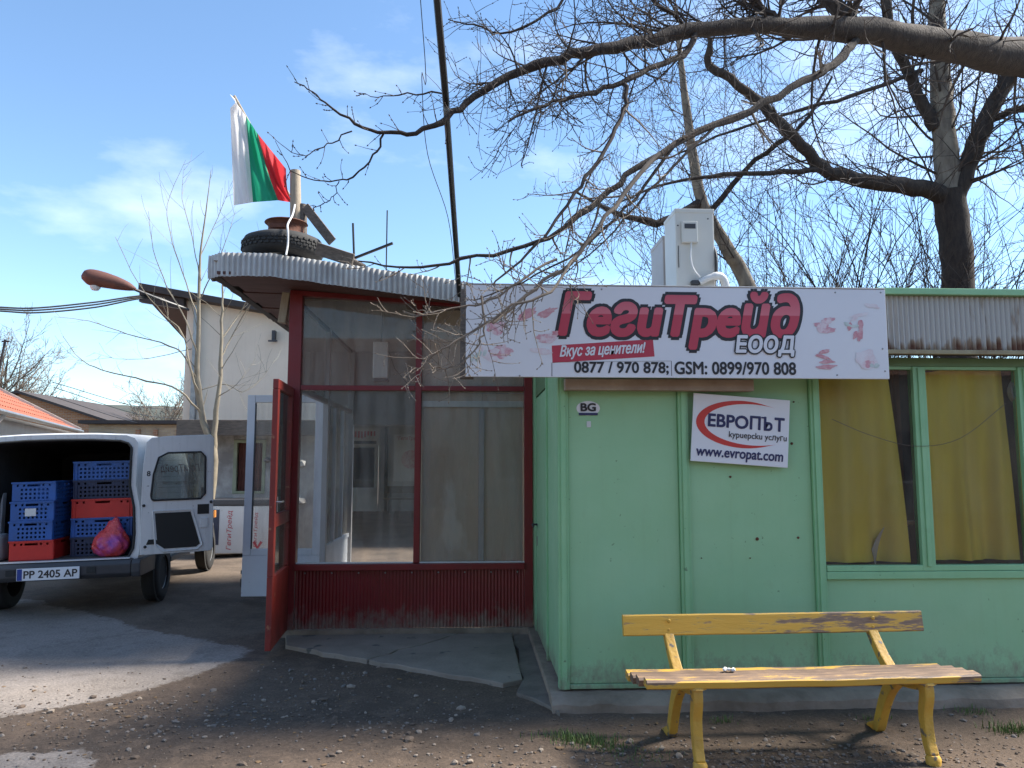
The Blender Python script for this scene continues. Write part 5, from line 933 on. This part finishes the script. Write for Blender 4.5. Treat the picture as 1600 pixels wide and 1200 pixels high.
for k, (dv, sag) in enumerate(((0, 0), (3, 2), (6, 5))):
    mb = MB(); mb.tube(spline([at(-150, 470 + dv, 12.5), at(0, 480 + dv, 13.4), at(60, 481 + dv + sag * .3, 13.8), at(150, 472 + dv + sag * .4, 14.5), at(230, 462 + dv * .6, 15.2), at(275, 476 + dv * .3, 15.62)], 5), .016, 5); tag(mb.build('overhead_cable', M['black_wire']), ['upper', 'middle', 'lowest'][k] + ' strand of the cable bundle leading to the cream building', 'cable', 'cable bundle')
for k, (a, b_) in enumerate((((82, 597), (300, 640)), ((84, 605), (300, 655)), ((84, 620), (300, 668)))):
    mb = MB(); A_, B_ = at(*a, 24), at(*b_, 40); mid = (A_ + B_) / 2 - Vector((0, 0, .3)); mb.tube(spline([A_, mid, B_], 5), .012, 4); tag(mb.build('far_wire', M['black_wire']), ['top', 'second', 'lowest'][k] + ' of the thin wires running from the roof mast', 'wire', 'mast wires')
# ================================================================ trees
M['bark'] = mat('bark', (.055, .040, .031), .95, (.028, .021, .018), 7, .6, stretch=(3, 3, 1), bump=1.0, bump_scale=30)
M['bark_pale'] = mat('pale_bark', (.26, .22, .17), .9, (.13, .105, .085), 3, .7, stretch=(3, 3, 1), bump=.7, bump_scale=20)
M['twig'] = mat('twig_bark', (.07, .052, .042), .9, (.045, .034, .029), 12); M['twig_pale'] = mat('pale_twig', (.22, .175, .135), .85, (.15, .12, .095), 12); M['sapling'] = mat('sapling_bark', (.27, .23, .165), .85, (.18, .15, .11), 8)  # pale copy puts sunlight on the low drooping twigs into the colour
def branch_path(p, d, L, rng, curl=.25, up=.12, n=6):
    pts = [Vector(p)]; d = Vector(d).normalized(); ax_ = Vector((rng.gauss(0, 1), rng.gauss(0, 1), rng.gauss(0, 1))).normalized()
    for i in range(n):
        d = (d + ax_.cross(d) * curl * rng.uniform(.2, 1) + Vector((0, 0, up)) + Vector((rng.gauss(0, .10), rng.gauss(0, .10), rng.gauss(0, .10)))).normalized(); pts.append(pts[-1] + d * (L / n))
    return pts
MINR = .003
def sprout(mb, path, r0, r1, rng, n, L, depth, up=.12, bud=0, spread=(35, 75), tmin=.1, sides=4, flat=1.0, rtw=.35, decay=.5):
    m_ = len(path) - 1
    for k in range(n):
        t = tmin + (1 - tmin) * (k + rng.random()) / n; f = t * m_; i = min(int(f), m_ - 1); p = path[i].lerp(path[i + 1], f - i); tg = (path[i + 1] - path[i]).normalized()
        ax_ = tg.orthogonal().normalized(); ax_.rotate(Matrix.Rotation(rng.uniform(0, 6.283), 3, tg)); d = tg.copy(); d.rotate(Matrix.Rotation(R(rng.uniform(*spread)), 3, ax_)); d.y *= flat
        r = (r0 + (r1 - r0) * t) * rtw; r = max(r, .0026 if bud else MINR); l_ = L * rng.uniform(.35, 1.15) * (1.1 - .5 * t); pts = branch_path(p, d, l_, rng, .22, up, 6 if depth else 4)
        rr_ = [r + (max(r * .35, .0012 if bud else MINR * .6) - r) * q / (len(pts) - 1) for q in range(len(pts))]; mb.tube(pts, rr_, sides if depth else 3, cap=False)
        if bud:
            for q in ([len(pts) - 1] + ([rng.randrange(1, len(pts) - 1)] if rng.random() < .8 else []) + ([rng.randrange(1, len(pts) - 1)] if rng.random() < .5 else [])):
                b0 = pts[q]; dd = (pts[q] - pts[q - 1]).normalized(); o1 = dd.orthogonal().normalized() * bud * .5; o2 = dd.cross(o1); e_ = b0 + dd * bud * 1.2 + (o1 * rng.uniform(-1.4, 1.4) if q < len(pts) - 1 else Vector())
                mb.add([b0 - dd * bud * .4, b0 + o1, b0 + o2, b0 - o1, b0 - o2, e_], [(0, 2, 1), (0, 3, 2), (0, 4, 3), (0, 1, 4), (5, 1, 2), (5, 2, 3), (5, 3, 4), (5, 4, 1)])
        if depth: sprout(mb, pts, r, r * .4, rng, max(2, int(n * decay)), L * .5, depth - 1, up, bud, spread, .15, 3, flat, .6, decay)
def limb(par, pix, rad, m, n=4, name='limb', sides=10):
    pts = spline([at(*q) if len(q) == 3 and not isinstance(q, Vector) else q for q in pix], n); rs = []; k = len(pix) - 1
    for i in range(len(pts)):
        f = i / (len(pts) - 1) * k; j = min(int(f), k - 1); rs.append((rad[j] + (rad[j + 1] - rad[j]) * (f - j)) * (1 + .06 * noise.noise((i * .9, rad[0] * 90, 1))))
    kk = .9 if name == 'limb' else .25
    for i in range(1, len(pts) - 1): pts[i] = pts[i] + Vector((noise.noise((i * .8, pts[0].x, 1)), noise.noise((i * .8, pts[0].z, 5)), noise.noise((i * .8, pts[0].y, 9)))) * (min(rs[i], .03) * kk + .012 * (name == 'limb'))
    rs = [r * (1 + .10 * noise.noise((i * 1.7, pts[0].z, 3)) + (.2 if r < .05 and (i * 7 + len(pts)) % 11 == 0 else 0)) for i, r in enumerate(rs)]
    o = Vector(par.location); mb = MB(); mb.tube([p - o for p in pts], rs, sides); mb.build(name, m, par, smooth=True); return pts, rs
rng = random.Random(77)
# the big tree whose limb hangs over the kiosks
t1 = thing('overhanging_tree', 'bare tree whose long budded limb arches over the sign from the right', 'tree', (6.9, 7.9, 0)); o1 = Vector(t1.location)
limb(t1, [Vector((6.9, 7.9, -.1)), Vector((6.85, 7.85, 1.5)), Vector((6.7, 7.7, 3.2)), Vector((6.2, 7.3, 4.3)), at(1690, 110, 6.6)], [.30, .25, .23, .21, .19], M['bark'], name='trunk', sides=14); limb(t1, [Vector((6.65, 7.7, 3.3)), Vector((7.2, 7.9, 5.0)), Vector((7.4, 8, 7.5))], [.17, .12, .06], M['bark'])
PX = 1 / 1200
main, mr_ = limb(t1, [(1690, 110, 6.6), (1600, 88, 6.2), (1480, 72, 5.8), (1330, 46, 5.4), (1200, 42, 5.1), (1080, 50, 4.9), (960, 72, 4.7), (870, 92, 4.6), (800, 118, 4.55), (740, 152, 4.5), (700, 186, 4.45), (650, 205, 4.4), (600, 207, 4.4), (555, 193, 4.35), (515, 165, 4.3), (488, 145, 4.3), (460, 128, 4.3)], [.19, .17, .125, .10, .062, .05, .038, .030, .026, .021, .018, .014, .011, .008, .006, .004, .0025], M['bark'])
subs = []
def sub(pix, r0, r1, par=t1, m=None):
    r0, r1 = r0 * .8, r1 * .8
    k = len(pix); pts, rs = limb(par, pix, [r0 + (r1 - r0) * i / (k - 1) for i in range(k)], m or M['bark'], sides=7); subs.append((pts, r0, r1)); return pts
sub([(1085, 52, 4.9), (1065, 85, 4.8), (1000, 115, 4.6), (945, 140, 4.5), (890, 152, 4.4), (840, 168, 4.35), (795, 190, 4.3)], .030, .008)
sub([(975, 125, 4.55), (978, 160, 4.5), (955, 215, 4.4), (915, 280, 4.3), (885, 320, 4.25), (850, 370, 4.2), (800, 420, 4.15), (770, 445, 4.1)], .020, .006, m=M['twig'])
sub([(1338, 60, 5.4), (1310, 95, 5.2), (1270, 122, 5.1), (1193, 162, 4.9), (1091, 205, 4.7), (1013, 250, 4.5), (952, 298, 4.4), (888, 350, 4.3), (820, 385, 4.2), (720, 405, 4.15), (640, 418, 4.1), (560, 408, 4.1)], .042, .005)
sub([(1030, 240, 4.5), (960, 320, 4.35), (905, 395, 4.25), (850, 440, 4.2), (797, 482, 4.15), (770, 505, 4.1)], .019, .009, m=M['twig_pale']); sub([(905, 395, 4.25), (860, 455, 4.1), (800, 478, 4.05), (745, 515, 4.05), (700, 540, 4.0), (668, 562, 4.0), (655, 582, 4.0), (662, 605, 4.0)], .011, .003, m=M['twig_pale'])
sub([(752, 462, 4.05), (757, 500, 4.05), (752, 530, 4.05), (735, 555, 4.05), (712, 572, 4.05), (685, 577, 4.05)], .008, .003, m=M['twig_pale']); sub([(870, 405, 4.2), (810, 440, 4.1), (765, 470, 4.1), (720, 480, 4.1), (675, 488, 4.05), (640, 498, 4.05)], .010, .003, m=M['twig_pale'])
sub([(600, 207, 4.4), (590, 235, 4.4), (560, 268, 4.4), (525, 283, 4.4), (490, 280, 4.35), (455, 265, 4.3), (430, 220, 4.3)], .009, .002); sub([(550, 205, 4.4), (520, 222, 4.4), (490, 235, 4.35), (465, 242, 4.3), (430, 218, 4.3)], .006, .002); sub([(530, 283, 4.4), (522, 305, 4.4), (505, 318, 4.4), (484, 322, 4.4)], .004, .002)
sub([(700, 148, 4.5), (650, 146, 4.45), (600, 150, 4.4), (560, 145, 4.4)], .008, .002); sub([(1345, 52, 5.4), (1290, -10, 5.4), (1270, -60, 5.4)], .09, .06); sub([(1225, 40, 5.1), (1190, 10, 5.1), (1150, -40, 5.1)], .04, .03); sub([(1080, 50, 4.9), (1020, 0, 4.8), (1000, -50, 4.8)], .02, .015); sub([(900, -30, 4.6), (870, 10, 4.55), (800, 50, 4.5), (740, 40, 4.5), (700, 30, 4.5)], .014, .004)
sub([(940, 240, 4.4), (900, 330, 4.3), (880, 420, 4.2), (895, 450, 4.2)], .007, .002); sub([(1060, 220, 4.6), (990, 310, 4.5), (930, 370, 4.4), (840, 430, 4.3), (740, 470, 4.3)], .014, .004); sub([(1120, 195, 4.75), (1030, 280, 4.6), (960, 360, 4.5), (880, 430, 4.4)], .013, .004, m=M['twig'])
mb = MB(); o_ = []
sprout(mb, main[32:], .016, .004, rng, 22, .20, 0, .10, .010, (30, 70), .0)
sprout(mb, main[4:34], .045, .02, rng, 44, 1.0, 2, .02, .008, (35, 80), .0, decay=.22)
low = MB()
for pts, r0, r1 in subs:
    lowp = pts[-1].z < 2.9 or pts[-2].z < 2.9
    if r0 < .012 and not lowp: sprout(mb, pts, r0, r1, rng, 9, .14, 0, .08, .010, (30, 75), .1)
    elif lowp: sprout(low, pts, r0, r1, rng, 15, .34, 1, .05, .009, (30, 70), .1, decay=.25, rtw=.5)
    else: sprout(mb, pts, r0, r1, rng, 26, .6, 1, .04, .0085, (30, 75), .08, decay=.32)
for q, nm in ((mb, 'twig'), (low, 'twig_pale')):
    q.v = [tuple(Vector(v) - o1) for v in q.v]; q.build('twigs', M[nm], t1)['kind'] = 'stuff'
# the tree behind the green kiosk
t2 = thing('forked_tree', 'dark forked tree trunk rising behind the green kiosk at the right', 'tree', tuple(gnd(1500, 850))); t2.location = (6.15, 9.3, 0); o2 = Vector(t2.location); subs = []
limb(t2, [Vector((6.1, 9.3, -.1)), Vector((6.1, 9.3, 2)), (1497, 440, 9.3), (1493, 380, 9.3), (1482, 300, 9.3)], [.27, .22, .19, .19, .20], M['bark'], name='trunk', sides=14)
subs.append((limb(t2, [(1484, 310, 9.3), (1440, 294, 9.2), (1380, 288, 9.1), (1320, 275, 9.0), (1285, 262, 9.0), (1240, 215, 8.9), (1195, 168, 8.9), (1140, 122, 8.8), (1108, 100, 8.8), (1110, 60, 8.7)], [.13, .11, .095, .085, .085, .075, .065, .055, .05, .03], M['bark'])[0], .08, .03))
subs.append((limb(t2, [(1484, 310, 9.3), (1478, 240, 9.3), (1472, 160, 9.3), (1468, 80, 9.3), (1462, -30, 9.3)], [.17, .15, .135, .12, .10], M['bark_pale'])[0], .1, .05)); subs.append((limb(t2, [(1492, 310, 9.25), (1515, 250, 9.2), (1540, 190, 9.1), (1570, 130, 9.1), (1610, 60, 9.0)], [.13, .115, .105, .10, .09], M['bark'])[0], .09, .05)); subs.append((limb(t2, [(1462, 200, 9.3), (1440, 160, 9.3), (1418, 110, 9.3), (1395, 60, 9.2), (1385, -20, 9.2)], [.09, .08, .07, .06, .05], M['bark'])[0], .07, .04))  # upright limb in lighter bark, sunlight on it put into the colour
subs.append((limb(t2, [(1440, 110, 9.3), (1330, 150, 9.0), (1240, 175, 8.9), (1140, 205, 8.8), (1060, 240, 8.7)], [.03, .025, .02, .015, .01], M['bark'])[0], .03, .01)); subs.append((limb(t2, [(1290, 265, 9.0), (1200, 270, 8.8), (1110, 275, 8.6), (1030, 290, 8.5), (960, 320, 8.4)], [.035, .03, .022, .015, .01], M['bark'])[0], .03, .01)); subs.append((limb(t2, [(1540, 190, 9.1), (1590, 170, 9.0), (1650, 150, 8.9)], [.05, .04, .03], M['bark'])[0], .04, .03))
mb = MB()
for pts, r0, r1 in subs: sprout(mb, pts, r0, r1, rng, 24, 1.6, 2, .08, 0, (30, 80), .05, decay=.26, rtw=.22)
mb.v = [tuple(Vector(v) - o2) for v in mb.v]; mb.build('twigs', M['twig'], t2)['kind'] = 'stuff'
t3 = thing('leaning_tree', 'leaning brown tree behind the outdoor unit on the roof', 'tree', (4.6, 9.6, 0)); o3 = Vector(t3.location); subs = []
subs.append((limb(t3, [Vector((4.6, 9.6, -.1)), Vector((4.3, 9.6, 2)), (1165, 440, 9.6), (1140, 395, 9.5), (1098, 318, 9.4), (1082, 240, 9.3), (1072, 165, 9.2), (1060, 60, 9.1)], [.14, .12, .10, .09, .075, .06, .05, .03], M['bark_pale'], name='trunk')[0], .06, .03)); subs.append((limb(t3, [(1095, 315, 9.4), (1040, 345, 9.2), (980, 340, 9.0), (900, 300, 8.8)], [.06, .05, .035, .015], M['bark'])[0], .04, .015)); subs.append((limb(t3, [(1110, 330, 9.4), (1180, 250, 9.3), (1250, 200, 9.2), (1300, 120, 9.2)], [.04, .03, .025, .015], M['bark'])[0], .03, .01))
mb = MB()
for pts, r0, r1 in subs: sprout(mb, pts, r0, r1, rng, 16, 1.2, 2, .12, 0, (30, 75), .3, decay=.3, rtw=.25)
mb.v = [tuple(Vector(v) - o3) for v in mb.v]; mb.build('twigs', M['twig'], t3)['kind'] = 'stuff'
MINR = .0045
# thickets of upright shoots behind the roof
for k, (u, y, nsh, lab) in enumerate(((1230, 10.5, 34, 'thicket of bare upright shoots right of the outdoor unit'), (1340, 11.5, 38, 'thicket of bare shoots below the long horizontal limb'), (1430, 10.2, 24, 'bare shoots just left of the dark forked trunk'), (1570, 10.0, 40, 'bare whippy shoots at the right edge beside the trunk'), (1180, 15, 44, 'far fine thicket behind the outdoor unit'), (1420, 16, 48, 'far fine thicket behind the forked trunk'))):
    b0 = at(u, 470, y); sh = thing('bare_shrub', lab, 'shrub', (b0.x, y, 0), 0, 'bare shrubs behind the kiosk'); mb = MB(); ob_ = Vector(sh.location); st = MB()
    for q in range(nsh):
        base = Vector((rng.gauss(0, .12), rng.gauss(0, .12), 0)); tx = rng.gauss(0, .85 if y < 13 else 1.3); hgt_ = rng.uniform(3.2, 6.2) * (y / 10.5) ** .7; d = Vector((tx, rng.gauss(0, .35), hgt_)).normalized(); pts = branch_path(base, d, hgt_ * 1.05, rng, .16, .02, 9); r = rng.uniform(.010, .02); st.tube(pts, [r * (1 - .085 * i) for i in range(10)], 5, cap=False); sprout(mb, pts, r, r * .3, rng, 9, 1.0, 1, .10, 0, (20, 55), .35, decay=.35, rtw=.45)
    st.build('stems', M['twig'] if k % 2 else M['bark'], sh)['kind'] = 'stuff'; mb.build('twigs', M['twig'], sh)['kind'] = 'stuff'
MINR = .003
# sapling by the shed
t4 = thing('bare_sapling', 'slender bare sapling with rising pale shoots before the cream building', 'tree', (-4.35, 12.9, 0)); o4 = Vector(t4.location); subs = []; SY_ = 12.9
subs.append((limb(t4, [Vector((-4.35, 12.9, -.05)), (335, 720, SY_), (318, 660, SY_), (308, 590, SY_), (310, 530, SY_), (311, 470, SY_), (313, 400, SY_), (322, 330, SY_), (330, 265, SY_)], [.07, .06, .052, .045, .035, .026, .018, .010, .004], M['sapling'], name='trunk')[0], .04, .006)); subs.append((limb(t4, [(333, 715, SY_), (338, 640, SY_), (345, 570, SY_), (347, 500, SY_), (348, 450, SY_), (352, 390, SY_)], [.05, .04, .03, .022, .014, .005], M['sapling'])[0], .03, .006))
for pix, r in (([(316, 650), (280, 610), (230, 595), (160, 578), (125, 560), (98, 525)], .018), ([(308, 600), (290, 560), (265, 540), (200, 522), (140, 502), (85, 495)], .017), ([(312, 625), (296, 570), (285, 520), (255, 490), (215, 440), (180, 370)], .018), ([(309, 560), (290, 500), (262, 450), (240, 390), (232, 330)], .014), ([(310, 500), (290, 440), (270, 380), (262, 320), (290, 250)], .012), ([(311, 470), (330, 430), (352, 380), (368, 330)], .012), ([(345, 560), (365, 520), (395, 470), (430, 440)], .012), ([(346, 530), (380, 480), (400, 430), (410, 390)], .012), ([(312, 610), (350, 600), (380, 612), (410, 590), (430, 560)], .010), ([(340, 620), (370, 600), (400, 560)], .009), ([(300, 545), (230, 560), (180, 560), (145, 550)], .007), ([(311, 430), (300, 370), (285, 310), (288, 260)], .009), ([(313, 400), (340, 340), (360, 290)], .008)):
    pts, _ = limb(t4, [(u, v, SY_ + rng.uniform(-.3, .3) * (i > 0)) for i, (u, v) in enumerate(pix)], [r * (1 - .8 * i / (len(pix) - 1)) for i in range(len(pix))], M['sapling'], sides=6); subs.append((pts, r, r * .3))
mb = MB()
for pts, r0, r1 in subs: sprout(mb, pts, r0, r1, rng, 8, .8, 0, .12, 0, (20, 60), .25, rtw=.45)
mb.v = [tuple(Vector(v) - o4) for v in mb.v]; mb.build('twigs', M['sapling'], t4)['kind'] = 'stuff'
# far trees
MINR = .011
def far_tree(name, lab, u, y, h, spread_, n, seed, m):
    b0 = at(u, 700, y); t = thing(name, lab, 'tree', (b0.x, y, 0), 0, 'far bare trees'); r_ = random.Random(seed); tr = branch_path((0, 0, -.1), (0, 0, 1), h * .5, r_, .05, .1, 6); mb = MB(); mb.tube(tr, [h * .022 * (1 - .1 * i) for i in range(7)], 8); mb.build('trunk', m, t, smooth=True); mb = MB()
    for q in range(n):
        p = tr[r_.randrange(3, 7)]; a = r_.uniform(0, 6.28); d = Vector((math.cos(a) * spread_, math.sin(a) * spread_, r_.uniform(.6, 1.4))); pts = branch_path(p, d, h * r_.uniform(.4, .6), r_, .15, .10, 7); r = h * .008; mb.tube(pts, [r * (1 - .11 * i) for i in range(8)], 4, cap=False); sprout(mb, pts, r, r * .3, r_, 11, h * .22, 2, .1, 0, (25, 60), .1, decay=.45, rtw=.5)
    mb.build('crown', m, t)['kind'] = 'stuff'
far_tree('far_tree', 'dense purplish bare tree at the left edge behind the tiled house', -20, 46, 9.6, .9, 22, 3, M['twig_pale']); far_tree('far_tree', 'small round bare tree above the pale outbuilding', 258, 42, 6.5, .9, 14, 5, M['twig_pale']); far_tree('far_tree', 'bare tree just left of the far aerial mast', 55, 52, 7.6, .9, 18, 9, M['twig_pale'])
# ---------------------------------------------------------------- seat each assembled thing's origin at its own base
for root, base in ((gk, (2.9, 5.9, .06)), (rk, (-.55, 8.6, 0)), (sg, (1.31, 4.75, 2.04)), (ap, (-.5, 6.4, 0))):
    root.location = base
    for ch in root.children: ch.location = Vector(ch.location) - Vector(base)
